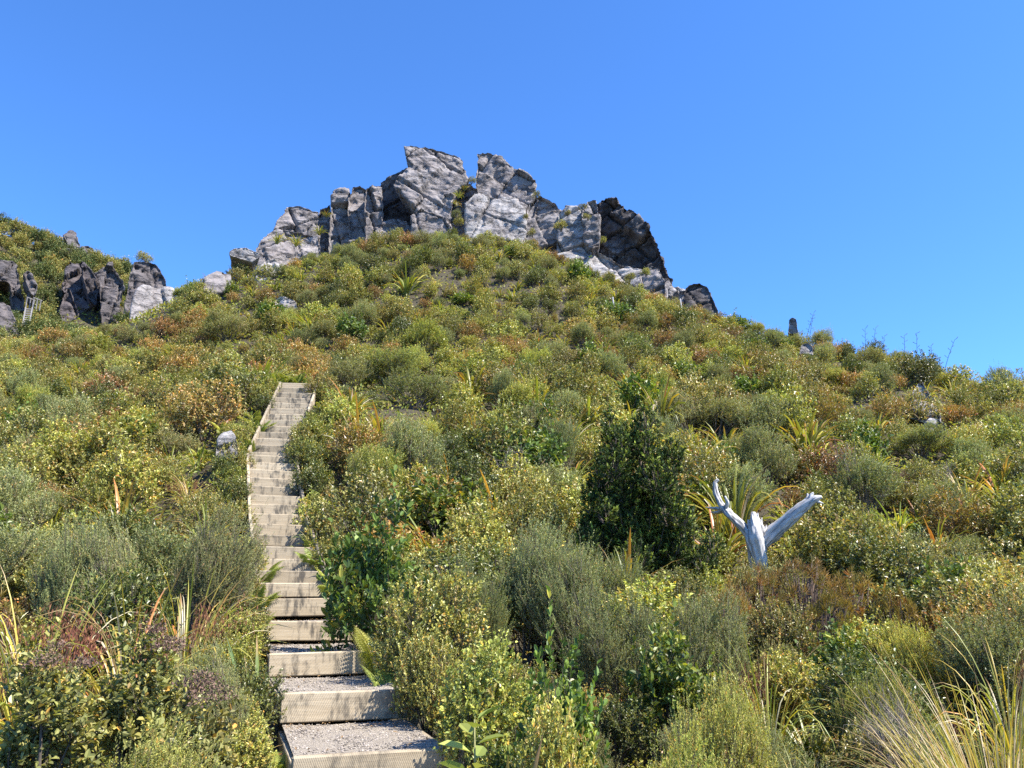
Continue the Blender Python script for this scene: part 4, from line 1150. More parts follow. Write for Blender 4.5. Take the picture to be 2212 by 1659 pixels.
def in_poly(p, poly):
    c = False
    for (x0, y0), (x1, y1) in zip(poly, poly[1:] + poly[:1]):
        if (y0 > p[1]) != (y1 > p[1]) and p[0] < (x1 - x0) * (p[1] - y0) / (y1 - y0) + x0:
            c = not c
    return c


def hides(x, y, z, r, h):
    d = math.hypot(x, y)
    pr = project(np.array([[x, y, z + h], [x, y, z + h * .7], [x - r * .6, y, z + h * .8], [x + r * .6, y, z + h * .8]]))
    return any(d < dd + .5 and any(in_poly(q, poly) for q in pr) for poly, dd in CLEAR)


def put(kind, X, Y, d, w, s_label=None, hfac=1.0, top=True, **kw):
    """a plant whose crown is centred on view pixel X with its top at Y, w view pixels wide, rooted on the ground at distance d"""
    p = at(X, Y, d)
    g_ = float(ground(np.array([p[0]]), np.array([p[1]]))[0])
    wid = w * K / FPX * d
    base_w = {'strap_leaf_tuft': 1.25, 'fern': 1.2, 'sedge': 1.1, 'tussock_grass': 1.3, 'bare_twig_shrub': 1.0}.get(kind, 1.35)
    base_h = {'strap_leaf_tuft': .75, 'fern': .5, 'sedge': .85, 'tussock_grass': .65, 'bare_twig_shrub': 1.0, 'spiky_bronze_shrub': 1.0, 'manuka_bush': 1.3}.get(kind, 1.2)
    s = wid / base_w
    want = max(p[2] - g_, .35)
    sz = min(max(want / (base_h * s), .55), 1.7)
    if s_label or kind == 'spiky_bronze_shrub':
        CLEAR.append(([(X - .36 * w, Y + .05 * w), (X + .36 * w, Y + .05 * w), (X + .36 * w, Y + .5 * w), (X - .36 * w, Y + .5 * w)], d - .6 if kind != 'tussock_grass' else d + .6))
    return plant(kind, p[0], p[1], s, z=g_ - .03, label=s_label, sz=sz, **kw)

# ------------------------------------------------------------------ plants one can point out in the photograph
put('bright_manuka_bush', 250, 1500, 3.9, 430, 'big bright yellow-green bush in the low corner left of the steps')
put('bright_manuka_bush', 90, 1590, 3.4, 260, 'small yellow-green bush leaning on the big bright bush')
put('manuka_bush', 500, 1345, 6.4, 190, 'olive needle-leaved bush beside the gravel steps and green flax blades')
put('manuka_bush', 450, 1000, 10.6, 200, 'tall grey-green bush with bare grey stems left of the steps', lod='near')
put('manuka_bush', 330, 1060, 10.8, 220, 'broad grey-green bush next to the tall grey-stemmed bush', lod='near')
put('manuka_bush', 190, 1080, 11.0, 200, 'dark grey-green bush behind the yellow sedge', lod='near')
put('sedge', 300, 1255, 7.4, 330, 'large yellow sedge with many brown drooping seed heads left of steps')
put('sedge', 110, 1250, 7.2, 260, 'yellow sedge with upright orange blades left of the large sedge')
put('sedge', 420, 1230, 8.0, 220, 'sedge with dark brown seed heads under the grey-stemmed bush')
put('strap_leaf_tuft', 575, 1290, 7.6, 110, 'upright green flax blades at the left edge of the gravel steps', sz=1.3) if False else None
put('manuka_bush', 1130, 1080, 9.8, 260, 'rounded grey-green bush right of the large glossy shrub')
put('manuka_bush', 1260, 1130, 9.6, 220, 'low grey-green bush leaning below the dark conifer')
put('manuka_bush', 1010, 1180, 8.8, 200, 'slim grey-green bush between glossy shrub and reddish shrub')
put('manuka_bush', 1330, 1230, 8.6, 240, 'wide twiggy grey-green bush below the conifer')
put('manuka_bush', 1500, 1230, 8.8, 240, 'twiggy grey-green bush in front of the bronze rosette shrubs')
put('glossy_shrub', 830, 1075, 9.2, 190, 'dark glossy large-leaved shrub overhanging the right of the steps')
put('olive_shrub', 930, 1235, 7.9, 250, 'dense small-leaved shrub casting shade on the gravel steps')
put('olive_shrub', 930, 1370, 6.9, 190, 'low dense shrub with pale leaves at the right of the gravel steps')
put('yellow_green_shrub', 1020, 1350, 5.9, 230, 'yellow-green shrub beside the dark hollow right of the steps')
put('glossy_shrub', 1220, 1400, 5.2, 230, 'bright glossy shrub with upright shoots among low shrubs')
put('glossy_shrub', 1100, 1400, 5.4, 110, 'single glossy shoot beside the flax blade')
put('yellow_green_shrub', 1180, 1480, 4.7, 260, 'yellow-green shrub in front of the bright glossy shrub')
put('yellow_green_shrub', 1140, 1590, 4.2, 160, 'low yellow-green shrub at the end of the lowest step')
put('bright_manuka_bush', 1540, 1400, 5.3, 330, 'large bright needle-leaved bush right of the bright glossy shrub')
put('bright_manuka_bush', 1430, 1530, 4.4, 330, 'nearest bright needle-leaved bush with dark hollow under it')
put('bright_manuka_bush', 1640, 1540, 4.3, 280, 'fresh green needle-leaved bush next to the tussock grass')
put('bright_manuka_bush', 1820, 1560, 4.2, 240, 'low needle-leaved bush left of the straw tussock')
put('bright_manuka_bush', 1840, 1330, 7.2, 180, 'rounded needle-leaved bush on bare stems right of the sedge blades')
put('bare_twig_shrub', 1950, 1400, 6.0, 130, 'bare grey twig shrub left of the straw tussock grass')
put('tussock_grass', 2130, 1520, 4.9, 430, 'big straw tussock of windswept grass at the right')
put('tussock_grass', 2020, 1560, 4.5, 260, 'smaller straw tussock in front of the windswept one')
put('sedge', 2150, 1350, 7.2, 230, 'sedge with long green and orange blades behind the straw tussock')
put('sedge', 1640, 1330, 7.4, 210, 'narrow sedge with a reddish seed head between bushes')
put('sedge', 1720, 1460, 5.6, 170, 'short sedge with yellow blades and pinkish seed heads')
for X, Y, d, w in ((1620, 1200, 12.2, 170), (1720, 1180, 12.6, 190), (1830, 1205, 12.0, 180), (1560, 1245, 11.2, 130), (1930, 1240, 11.4, 160), (1760, 1250, 10.8, 150)):
    put('spiky_bronze_shrub', X, Y, d, w, lod='near')
put('strap_leaf_tuft', 1575, 965, 16.6, 230, 'large fountain of green strap leaves behind the bleached dead trunk', lod='near')
put('strap_leaf_tuft', 1330, 835, 19.5, 110, 'yellow-green strap tuft above the dark conifer')
put('strap_leaf_tuft', 1420, 805, 22, 120, 'wide strap tuft with orange tips up the slope from the conifer')
put('strap_leaf_tuft', 880, 590, 40, 90, 'large dark strap tuft on the upper slope below the crag')
put('glossy_shrub', 1000, 632, 38.5, 62, 'small round bright green bush high on the slope')
put('manuka_bush', 850, 752, 25, 190, 'wide grey-green bush mound right of the top of the steps', lod='mid')
put('manuka_bush', 760, 770, 24.5, 120, 'grey-green bush at the left end of the wide mound', lod='mid')
put('manuka_bush', 900, 800, 22.5, 170, 'dull grey bush below the wide mound', lod='mid')
put('manuka_bush', 1140, 850, 19, 115, 'upright grey-green bush on the mid slope', lod='mid')
put('manuka_bush', 1215, 870, 18.4, 90, 'small grey bush beside the upright one', lod='mid')
put('manuka_bush', 1080, 785, 23, 80, 'narrow dark grey-green bush on the mid slope', lod='mid')
put('manuka_bush', 1540, 838, 22.5, 150, 'long grey mound bush, left half, above the strap tufts', lod='mid')
put('manuka_bush', 1640, 845, 22.2, 150, 'long grey mound bush, right half, above the strap tufts', lod='mid')
put('manuka_bush', 1980, 920, 24, 150, 'rounded grey bush below the pale stepped outcrop', lod='mid')
put('bronze_shrub', 1790, 852, 25, 100, 'rounded copper-brown shrub left of the pale outcrop', lod='mid')
put('bronze_shrub', 1925, 838, 27, 80, 'reddish-brown shrub touching the pale stepped outcrop', lod='mid')
put('bright_manuka_bush', 910, 690, 32, 130, 'golden-brown rounded bush on the upper slope', lod='mid')
put('bright_manuka_bush', 905, 745, 28, 120, 'dark yellow-green bush below the golden bush', lod='mid')
put('manuka_bush', 790, 645, 36, 90, 'feathery grey-green bush on the upper slope', lod='mid')
put('manuka_bush', 500, 670, 38, 130, 'grey-green bush on the left shoulder', lod='mid')

# bushes with brown flower clusters at the left
for X, Y, d, w, lab in ((330, 1350, 5.6, 170, 'dark-leaved shrub topped with brown flower clusters left of the steps'), (130, 1390, 5.4, 160, 'shrub with purplish-brown flower clusters near the bright bush'),
                        (440, 1450, 4.9, 120, 'small shrub with a few brown flower clusters')):
    p = at(X, Y, d); gz = float(ground(np.array([p[0]]), np.array([p[1]]))[0]); wid = w * K / FPX * d
    Hh = max(p[2] - gz, .5)
    F, W = shrub(int(X), Hh, wid / 2, 420, .12, 10, .04, .024, [((.17, .175, .06), 3), ((.22, .22, .07), 2), ((.28, .25, .07), 2)], up=1.0, oval=True, nlobes=10, lob_r=.38)
    r_ = np.random.default_rng(int(X))
    a_ = r_.random(9) * 6.283; q_ = np.sqrt(r_.random(9)) * wid * .42
    cl = np.stack([np.cos(a_) * q_, np.sin(a_) * q_, Hh * (.86 + .16 * (1 - q_ / (wid * .5)))], 1)
    o = tag(empty('flowering_shrub', (p[0], p[1], gz - .03)), lab, 'shrub')
    link('foliage', F.mesh('foliage', [M['gloss']]), o); link('stems', W.mesh('stems', [M['bark']]), o)
    for j_, c_ in enumerate(cl):
        link('flower_cluster', flower_clusters(int(X) + j_, [c_], .04, 70).mesh('flower_cluster', [M['dry']]), o)['kind'] = 'stuff'
    PLANTED.append((p[0], p[1], .8))

# broad flax blades near the steps
def flax(X, Y, d, n, L, W, lab, lean=(.05, .6), pal=((.10, .15, .035), (.15, .19, .05)), droop=.5, seed=1):
    p = at(X, Y, d); gz = float(ground(np.array([p[0]]), np.array([p[1]]))[0])
    o = tag(empty('flax_plant', (p[0], p[1], gz - .02)), lab, 'flax')
    for i in range(n):
        g_ = strap(seed * 50 + i, 1, L, W, droop, [(pal[i % len(pal)], 1)], 9, lean, .18)
        b = link('blade', g_.mesh('blade', [M['strap']]), o)
        b.rotation_euler = (0, 0, i * 2.4 + seed)
    return o

flax(572, 1400, 7.0, 9, .85, .035, 'upright green flax blades at the left edge of the gravel steps', (.02, .5), droop=.35, seed=3)
flax(1085, 1640, 4.3, 5, .95, .06, 'broad dark green flax blades at the end of the lowest step', (.05, .5), droop=.4, seed=5)
flax(560, 1650, 4.1, 8, .6, .055, 'pale green flax blades left of the lowest step', (.2, .9), pal=((.24, .29, .11), (.20, .25, .06)), droop=.7, seed=8)
flax(480, 1560, 4.6, 6, .6, .04, 'short yellow-green flax fan behind the pale blades', (.3, 1.1), pal=((.27, .32, .05), (.2, .26, .05)), droop=1.2, seed=11)

# young large-leaved plant at the end of the lowest step
CLEAR.append(([(975, 1530), (1095, 1530), (1095, 1659), (975, 1659)], 4.6))
p = at(1025, 1545, 4.5); gz = float(ground(np.array([p[0]]), np.array([p[1]]))[0])
yp = tag(empty('broadleaf_sapling', (p[0], p[1], gz - .02)), 'pale green sapling with big oval leaves beside the lowest step', 'sapling')
r_ = np.random.default_rng(9)
Hs = max(.45, p[2] - gz)
for i in range(17):
    t = .35 + .65 * i / 16
    a = i * 2.399; L_ = r_.uniform(.13, .20)
    G = Geo()
    d_ = np.array([[math.cos(a), math.sin(a), .5 - .3 * (1 - t)]])
    G.leaves(np.array([[.02 * math.cos(a), .02 * math.sin(a), Hs * t]]), d_, np.array([[0, 0, 1.]]) + r_.normal(0, .3, (1, 3)), L_, L_ * .52, np.array([[.28, .32, .07]]) * r_.uniform(.8, 1.1), True, .12, .15)
    link('leaf', G.mesh('leaf', [M['gloss']]), yp)
G = Geo(); G.tubes(np.array([[[0, 0, -.05], [.01, .01, Hs * .5], [0, 0, Hs]]]), np.array([[.009, .007, .004]]), np.array([[.25, .24, .09]]), 5)
link('stem', G.mesh('stem', [M['bark']]), yp)

# ferns along the steps
for i, (X, Y, d, w) in enumerate([(830, 1335, 8.6, 160), (850, 1400, 7.7, 140), (735, 1205, 11.6, 130), (775, 1245, 10.9, 120), (700, 1110, 12.6, 110), (690, 1050, 13.3, 90), (805, 1290, 9.6, 130), (560, 1180, 12.0, 110), (540, 1230, 11.0, 120),
                                  (540, 1280, 10.2, 120), (525, 1200, 11.6, 110), (520, 930, 17.2, 80), (545, 900, 18.2, 70), (560, 870, 19.0, 70), (590, 805, 21.6, 80), (640, 785, 22, 90), (620, 795, 22, 70), (560, 1590, 4.7, 150), (520, 1620, 4.4, 140),
                                  (600, 1500, 6.0, 110), (500, 880, 19.0, 70), (665, 800, 22, 60)]):
    put('fern', X, Y, d, w)
put('strap_leaf_tuft', 690, 1040, 13.4, 90, 'orange-tipped strap tuft leaning over the steps from the right')
put('strap_leaf_tuft', 660, 930, 16.9, 60, 'green strap tuft at the right edge of the upper steps')

# low plants crowding both edges of the steps
er = np.random.default_rng(31)
for i in range(1, len(SP)):
    for side in (-1, 1):
        nrep = 4 if i < 6 else 1
        for j in range(nrep):
            t = j / nrep
            q0 = SP[i]; q1 = SP[min(i + 1, len(SP) - 1)]
            c_ = q0 + (q1 - q0) * t
            off = widths[i] / 2 + er.uniform(.24, .38)
            dv = unit((q1 - SP[i - 1])[:2])
            x, y = c_[0] + dv[1] * side * off, c_[1] - dv[0] * side * off
            if er.random() < .15 or i >= len(SP) - 1: continue
            kind = ['fern', 'olive_shrub', 'yellow_green_shrub', 'dark_green_shrub', 'strap_leaf_tuft'][er.choice(5, p=[.4, .2, .2, .12, .08] if side < 0 else [.3, .27, .2, .15, .08])]
            s_ = er.uniform(.45, .68) if side < 0 else er.uniform(.5, .8)
            if i < 6: s_ *= .85
            if kind in ('fern', 'strap_leaf_tuft'): s_ *= .9
            zz = max(float(ground(np.array([x]), np.array([y]))[0]), c_[2] - .34) - .03
            plant(kind, x, y, s_, lod='near' if i < 8 else 'mid', z=zz)

# dark conifer
p = at(1380, 880, 13.4); gz = float(ground(np.array([p[0]]), np.array([p[1]]))[0])
sc = K / FPX * 13.6
HT = p[2] - gz
lob, lr = [], []
r_ = np.random.default_rng(21)
# columns of foliage: view x, top y, bottom y, half width
for X, y0, y1, hw in [(1330, 905, 1150, 34), (1385, 890, 1150, 38), (1290, 985, 1130, 30), (1280, 1060, 1170, 32), (1350, 1000, 1180, 36), (1430, 960, 1180, 34), (1470, 1080, 1210, 30), (1410, 1060, 1200, 36), (1500, 1130, 1220, 26), (1320, 880, 960, 22)]:
    k = max(4, int((y1 - y0) / 20))
    for j in range(k):
        t = j / (k - 1)
        lob.append([((X - 1380) * .95 + r_.normal(0, .3 * hw)) * sc, r_.normal(0, .36), gz * 0 + HT - (y0 + (y1 - y0) * t - 880 + hw * .7) * sc])
        lr.append(hw * sc * (.6 + .4 * t) * r_.uniform(.8, 1.25))
F, W = shrub(500, HT, 1.1, 9500, .09, 14, .045, .02, P_DARK, up=1.1, spread=.6, lobes=(np.array(lob), np.array(lr)), inner=.35, wood=(.12, .09, .07), twigs=6, base=.02, tiplight=3.0)  # strong tiplight colours the twig ends as if the sun caught them
co_ = tag(empty('conifer_tree', (p[0], p[1], gz - .03)), 'dark green young conifer standing among pale scrub left of the dead trunk', 'tree')
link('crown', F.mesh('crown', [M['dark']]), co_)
link('branches', W.mesh('branches', [M['bark']]), co_)
G = Geo(); G.tubes(np.array([[[0, 0, -.1], [.03, .02, HT * .4], [-.02, 0, HT * .8]]]), np.array([[.06, .045, .015]]), np.array([[.13, .10, .08]]), 8)
link('trunk', G.mesh('trunk', [M['bark']]), co_)
PLANTED.append((p[0], p[1], 1.6))

# bleached dead trunk
DT = 14.2
b0 = at(1640, 1235, DT); gz = float(ground(np.array([b0[0]]), np.array([b0[1]]))[0])
dead = tag(empty('dead_tree', (b0[0], b0[1], gz)), 'bleached white dead tree trunk with two raised limbs', 'dead tree')
do = np.array([b0[0], b0[1], gz])
def limb(name, pts, parent, seed, sides=22, sub=7):
    """grooved dead wood along measured points (view x, view y, distance offset, radius in view pixels)"""
    s_ = K / FPX * DT
    Pc = np.array([at(x, y, DT + dd) - do for x, y, dd, r in pts]); Rc = np.array([r * s_ for *_, r in pts])
    n = len(Pc); tt = np.linspace(0, n - 1, (n - 1) * sub + 1)
    P = np.stack([np.interp(tt, np.arange(n), Pc[:, i]) for i in range(3)], 1)
    for _ in range(3):
        P[1:-1] = (P[:-2] + 2 * P[1:-1] + P[2:]) / 4
    Rr = np.interp(tt, np.arange(n), Rc)
    rg = np.random.default_rng(seed)
    Tg = unit(np.gradient(P, axis=0)); A = unit(np.cross(Tg, [[0.2, 1, .1]])); B = np.cross(Tg, A)
    V, C = [], []
    ph = rg.random(6) * 6.28
    for i in range(len(P)):
        for j in range(sides):
            a = 6.2832 * j / sides
            tw = a + .25 * i / sub
            gr = (.13 * math.sin(2 * tw + ph[0]) + .09 * math.sin(5 * tw + ph[1] + .1 * i) + .10 * abs(math.sin(5.5 * tw + ph[2])) + .07 * math.sin(13 * tw + ph[3] + .25 * i)) + .22 * mnoise.noise(Vector((math.cos(a) * 3, math.sin(a) * 3, i * .12)))
            cr = 0.0
            for g_ in range(6):
                da = (tw - ph[g_] * 1.7 - g_ * 1.05 + .35 * math.sin(i * .22 + g_) + math.pi) % 6.2832 - math.pi
                cr = max(cr, math.exp(-(da / .085) ** 2))
            gr -= .2 * cr
            r = Rr[i] * (1 + gr)
            V.append(P[i] + (A[i] * math.cos(a) + B[i] * math.sin(a)) * r)
            st = mnoise.noise(Vector((math.cos(tw) * 5 + seed, math.sin(tw) * 5, i * .07))); C.append(np.ones(3) * max(.25, 1.0 + .9 * min(0, gr * 2.0) - 1.2 * max(0, st - .05) - .55 * cr))
    T = []
    for i in range(len(P) - 1):
        for j in range(sides):
            a = i * sides + j; b = i * sides + (j + 1) % sides
            T += [[a, b, b + sides], [a, b + sides, a + sides]]
    for e in (0, len(P) - 1):
        V.append(P[e] + (Tg[e] * (.35 if e else -.1)) * Rr[e]); C.append(np.ones(3) * .6)
        for j in range(sides):
            T.append([len(V) - 1, e * sides + j, e * sides + (j + 1) % sides])
    G = Geo(); G.add(np.array(V), np.array(T), np.array(C), 0, True)
    return link(name, G.mesh(name, [M['deadwood']]), parent)

limb('trunk', [(1643, 1300, 0, 18), (1641, 1235, 0, 15), (1637, 1200, 0, 17), (1634, 1165, 0, 21), (1633, 1140, .02, 16), (1630, 1120, .03, 9), (1627, 1106, .04, 3)], dead, 1, 48)
for x0, x1, yt, r0 in ((1622, 1616, 1122, 6), (1640, 1646, 1118, 6), (1634, 1637, 1108, 6), (1650, 1656, 1134, 5)):
    limb('splinter', [(x0, 1150, 0, r0), ((x0 + x1) / 2, (1150 + yt) / 2, .01, r0 * .7), (x1, yt, .02, .8)], dead, x0, 9, 4)
rl = limb('limb', [(1644, 1182, 0, 7), (1662, 1158, -.02, 12), (1690, 1134, -.07, 11.5), (1720, 1107, -.12, 10.5), (1747, 1086, -.16, 9), (1762, 1077, -.2, 7), (1775, 1073, -.2, 2.5)], dead, 2, 40)
limb('snag', [(1755, 1082, -.18, 5), (1768, 1084, -.2, 3), (1779, 1088, -.2, .8)], rl, 14, 9)
limb('snag', [(1700, 1124, -.1, 7), (1722, 1116, -.15, 5), (1748, 1098, -.18, 1)], rl, 15, 9)
limb('snag', [(1750, 1085, -.15, 6), (1752, 1070, -.15, 4), (1757, 1064, -.16, 1.5)], rl, 3, 10)
limb('snag', [(1742, 1082, -.1, 6), (1746, 1075, -.1, 4), (1744, 1066, -.1, 1.5)], rl, 4, 10)
ll_ = limb('limb', [(1626, 1172, 0, 7), (1608, 1142, .06, 9.5), (1590, 1124, .1, 8.5), (1572, 1108, .15, 7.5), (1557, 1090, .2, 6), (1546, 1065, .25, 5), (1544, 1042, .25, 3.5), (1552, 1036, .25, 2)], dead, 5)
limb('snag', [(1566, 1100, .18, 5), (1572, 1085, .1, 4), (1566, 1072, .1, 2.5)], ll_, 6, 10)
limb('snag', [(1562, 1100, .18, 5), (1540, 1098, .3, 3), (1524, 1096, .35, 1)], ll_, 7, 10)
limb('snag', [(1560, 1104, .18, 4), (1545, 1108, .3, 3), (1535, 1106, .35, 1)], ll_, 8, 10)
PLANTED.append((b0[0], b0[1], .5))

# tall flower stalks on the right ridge
Z2 = lambda zx, zy: ((2900 + zx / 2.353) * .57604, (1100 + zy / 2.353) * .57604)
for i, (x0, y0, x1, y1, d) in enumerate([(240, 300, 360, 165, 40.5), (285, 305, 350, 200, 40.3), (835, 410, 905, 300, 38.5), (935, 440, 980, 375, 38), (795, 385, 810, 310, 38.8), (1145, 465, 1155, 370, 37.4), (1250, 490, 1265, 350, 37), (1450, 545, 1600, 410, 36.6), (1388, 520, 1392, 460, 36.8)]):
    a, b = at(*Z2(x0, y0 + 60), d), at(*Z2(x1, y1), d)
    gz = float(ground(np.array([a[0]]), np.array([a[1]]))[0])
    a[2] = min(a[2], gz)
    o = tag(empty('flower_stalk', tuple(a)), 'thin dark dried flower stalk rising from flax on the right-hand ridge', 'flower stalk', 'flax flower stalks on the ridge')
    t = np.linspace(0, 1, 8)[:, None]
    P = (b - a) * t + np.array([[0, 0, .12]]) * np.sin(t * math.pi)
    G = Geo(); G.tubes(P[None], np.linspace(.013, .006, 8)[None], np.array([[.05, .035, .03]]), 5)
    link('stem', G.mesh('stem', [M['bark']]), o)
    G = Geo(); r_ = np.random.default_rng(i)
    for k in range(6):
        tt = .55 + .45 * k / 5
        q = (b - a) * tt + np.array([0, 0, .12]) * math.sin(tt * math.pi)
        s = 1 if k % 2 else -1
        e = q + np.array([s * r_.uniform(.06, .16), r_.normal(0, .05), r_.uniform(.05, .13)])
        G.tubes(np.array([[q, (q + e) / 2 - [0, 0, .02], e]]), np.array([[.007, .007, .011]]), np.array([[.05, .035, .03]]), 4)
    link('seed_pods', G.mesh('seed_pods', [M['bark']]), o)

# grey dead stakes on the slope
for X, Y, d, lab in ((1324, 652, 37, 'short grey dead stick upright in scrub below the dark crag wall'), (1470, 655, 40, 'thin grey dead stick in scrub under the crag end')):
    p = at(X, Y, d); gz = float(ground(np.array([p[0]]), np.array([p[1]]))[0])
    G = Geo(); Hs = p[2] - gz + .25
    G.tubes(np.array([[[0, 0, -.1], [.03, 0, Hs * .6], [0, 0, Hs]]]), np.array([[.06, .05, .03]]), np.array([[.3, .3, .32]]), 7)
    o = tag(link('dead_stick', G.mesh('dead_stick', [M['bark']])), lab, 'stick'); o.location = (p[0], p[1], gz)

# plants growing on the crag's ledges
for kind, X, Y, d, w in [('strap_leaf_tuft', 1003, 405, 50.2, 26), ('olive_shrub', 1018, 392, 50.4, 22), ('strap_leaf_tuft', 990, 420, 49.7, 28), ('strap_leaf_tuft', 986, 438, 49.3, 24), ('manuka_bush', 988, 462, 48.8, 26), ('olive_shrub', 990, 480, 48.6, 26),
                         ('strap_leaf_tuft', 690, 498, 50.2, 34), ('strap_leaf_tuft', 706, 462, 50.9, 26), ('olive_shrub', 1157, 424, 48.8, 22), ('olive_shrub', 1212, 490, 48.0, 32), ('olive_shrub', 1262, 448, 47.9, 22), ('olive_shrub', 1270, 470, 47.7, 20),
                         ('yellow_green_shrub', 1137, 470, 48.3, 16), ('olive_shrub', 1318, 600, 45.5, 26), ('olive_shrub', 1360, 600, 45.4, 26), ('olive_shrub', 1302, 520, 46.8, 18), ('yellow_green_shrub', 1395, 590, 45.2, 22), ('olive_shrub', 1150, 505, 47.9, 22),
                         ('olive_shrub', 1226, 462, 48.1, 16), ('strap_leaf_tuft', 600, 515, 49.0, 40), ('strap_leaf_tuft', 640, 520, 49, 40)]:
    p = at(X, Y, d)
    s = w * K / FPX * d / 1.3
    r = 'growing on a ledge of the rock crag'
    o = plant(kind, p[0], p[1], s, 'far', p[2] - .45 * s, label='x')
    tag(o, LOOK[kind] + ' ' + r, CAT[kind], LOOK[kind] + 's on the crag ledges')
p = at(1697 * .1823, 443.5 + 628 * .1823, 66.5)
plant('olive_shrub', p[0], p[1] + .6, 1.0, 'far', p[2] - .3, label='low bush on the flat top of the banded rock tower')

# ------------------------------------------------------------------ scrub that covers the hill
def snoise(x, y, s, o):
    return mnoise.noise(Vector((x * s + o, y * s - o, o * .37)))

count = {}
rest = []
def scatter(d0, d1, space, kinds, w_far=False):
    cand = []
    az0, az1 = R_(-37), R_(37)
    n = int((az1 - az0) / 2 * (d1 * d1 - d0 * d0) / (space * space) * 5)
    dd = np.sqrt(prng.uniform(d0 * d0, d1 * d1, n)); az = prng.uniform(az0, az1, n)
    xs, ys = dd * np.sin(az), dd * np.cos(az)
    zs = ground(xs, ys)
    q, _ = path_dist(xs, ys)
    grid = {}
    for (x, y, s) in PLANTED:
        grid.setdefault((int(x // space), int(y // space)), []).append((x, y, .45 * s + .2))
    for x, y, z, qq, d in zip(xs, ys, zs, q, dd):
        if qq < .82: continue
        cx, cy = int(x // space), int(y // space)
        if any((x - a) ** 2 + (y - b) ** 2 < (max(space * .9, r)) ** 2 for i in (-1, 0, 1) for j in (-1, 0, 1) for a, b, r in grid.get((cx + i, cy + j), ())):
            continue
        grid.setdefault((cx, cy), []).append((x, y, space))
        cand.append((x, y, z, d, qq))
    return cand


def visible(x, y, z, h):
    """skip what lies wholly behind the crest: march the sight line over the ground"""
    t = np.linspace(.25, .96, 22)
    zz = EYE[2] + (z + h - EYE[2]) * t
    return bool((zz > ground(x * t, y * t) + .25).all())


KINDS_N = ['olive_shrub', 'yellow_green_shrub', 'bronze_shrub', 'manuka_bush', 'bright_manuka_bush', 'glossy_shrub', 'strap_leaf_tuft', 'fern', 'sedge', 'spiky_bronze_shrub', 'bare_twig_shrub', 'dark_green_shrub', 'rust_shrub', 'pale_heath_bush']
for d0, d1, space in ((3.3, 12, .54), (12, 24, .62), (24, 53, .74)):
    for x, y, z, d, q in scatter(d0, d1, space, None):
        if d > 44 and x > -9 and x < 13 and d > 50.5: continue
        pr = project(np.array([[x, y, z + .6]]))[0]
        if pr[0] < -160 or pr[0] > 2380 or pr[1] > 1900: continue
        s = prng.uniform(.6, 1.45) * (.92 if d > 12 else .9)
        if d > 24: s *= .9
        if not visible(x, y, z, 1.1 * s): continue
        a, b, c, e = snoise(x, y, .16, 3.1), snoise(x, y, .16, 11.7), snoise(x, y, .3, 23.3), snoise(x, y, .22, 41.9)
        w = np.array([3.2 + 2 * a, 2.2 - 1.5 * a + b, 1.3 + 3.6 * b, 1.6 + 3.2 * c, .5 - .4 * c, .45, 3.1 - 1.2 * c, .4, .3, .35, .15, 1.0 - .8 * b, .5 + 3.5 * e, .9 + 1.6 * c])
        if d > 24: w *= np.array([1, 1, 1.25, .8, .8, .8, 1.2, .15, .3, .5, .4, 1, 1.2, 1])
        if q < 1.5: w *= np.array([1, 1, .5, .5, .5, 1, 1, 4, .6, .3, .3, 1, .4, .8])
        if d < 8: w *= np.array([1, 1.6, .4, .8, 2.2, 1.2, .4, .8, 1, .5, .8, .6, .4, 1.2])
        w = np.clip(w, .02, None)
        kind = KINDS_N[prng.choice(len(KINDS_N), p=w / w.sum())]
        r, h = .62 * s, 1.15 * s
        if kind == 'fern': h = .6 * s; s *= .85
        if kind == 'strap_leaf_tuft': h = .85 * s; s *= 1.15 if d < 24 else .92
        # keep the sight line to the steps and the low foreground free
        for _ in range(4):
            if blocks_steps(x, y, z, r, h):
                s *= .72; r *= .72; h *= .72
        if blocks_steps(x, y, z, r, h): continue
        if d < 9:
            lim = -math.tan(R_(10.7)) * d + EYE[2] + (.12 + .10 * d * max(0, (d - 3.5) / 6))
            lim = max(lim, z + .35)
            if z + h > lim + .25: s *= max(.4, (lim + .25 - z) / h)
        if s < .3: continue
        if hides(x, y, z, r, h):
            for _ in range(3):
                if hides(x, y, z, r, h): s *= .68; h *= .68; r *= .68
            if hides(x, y, z, r, h): continue
        if count.get(kind, 0) >= 290:
            free = [k2 for k2 in KINDS_N[:5] + ['dark_green_shrub', 'rust_shrub', 'pale_heath_bush'] if count.get(k2, 0) < 290]
            if free: kind = free[prng.integers(len(free))]
        if count.get(kind, 0) >= 290:
            rest.append((kind, x, y, z, s)); continue
        count[kind] = count.get(kind, 0) + 1
        plant(kind, x, y, s, z=z - .04, sz=prng.uniform(.85, 1.15))
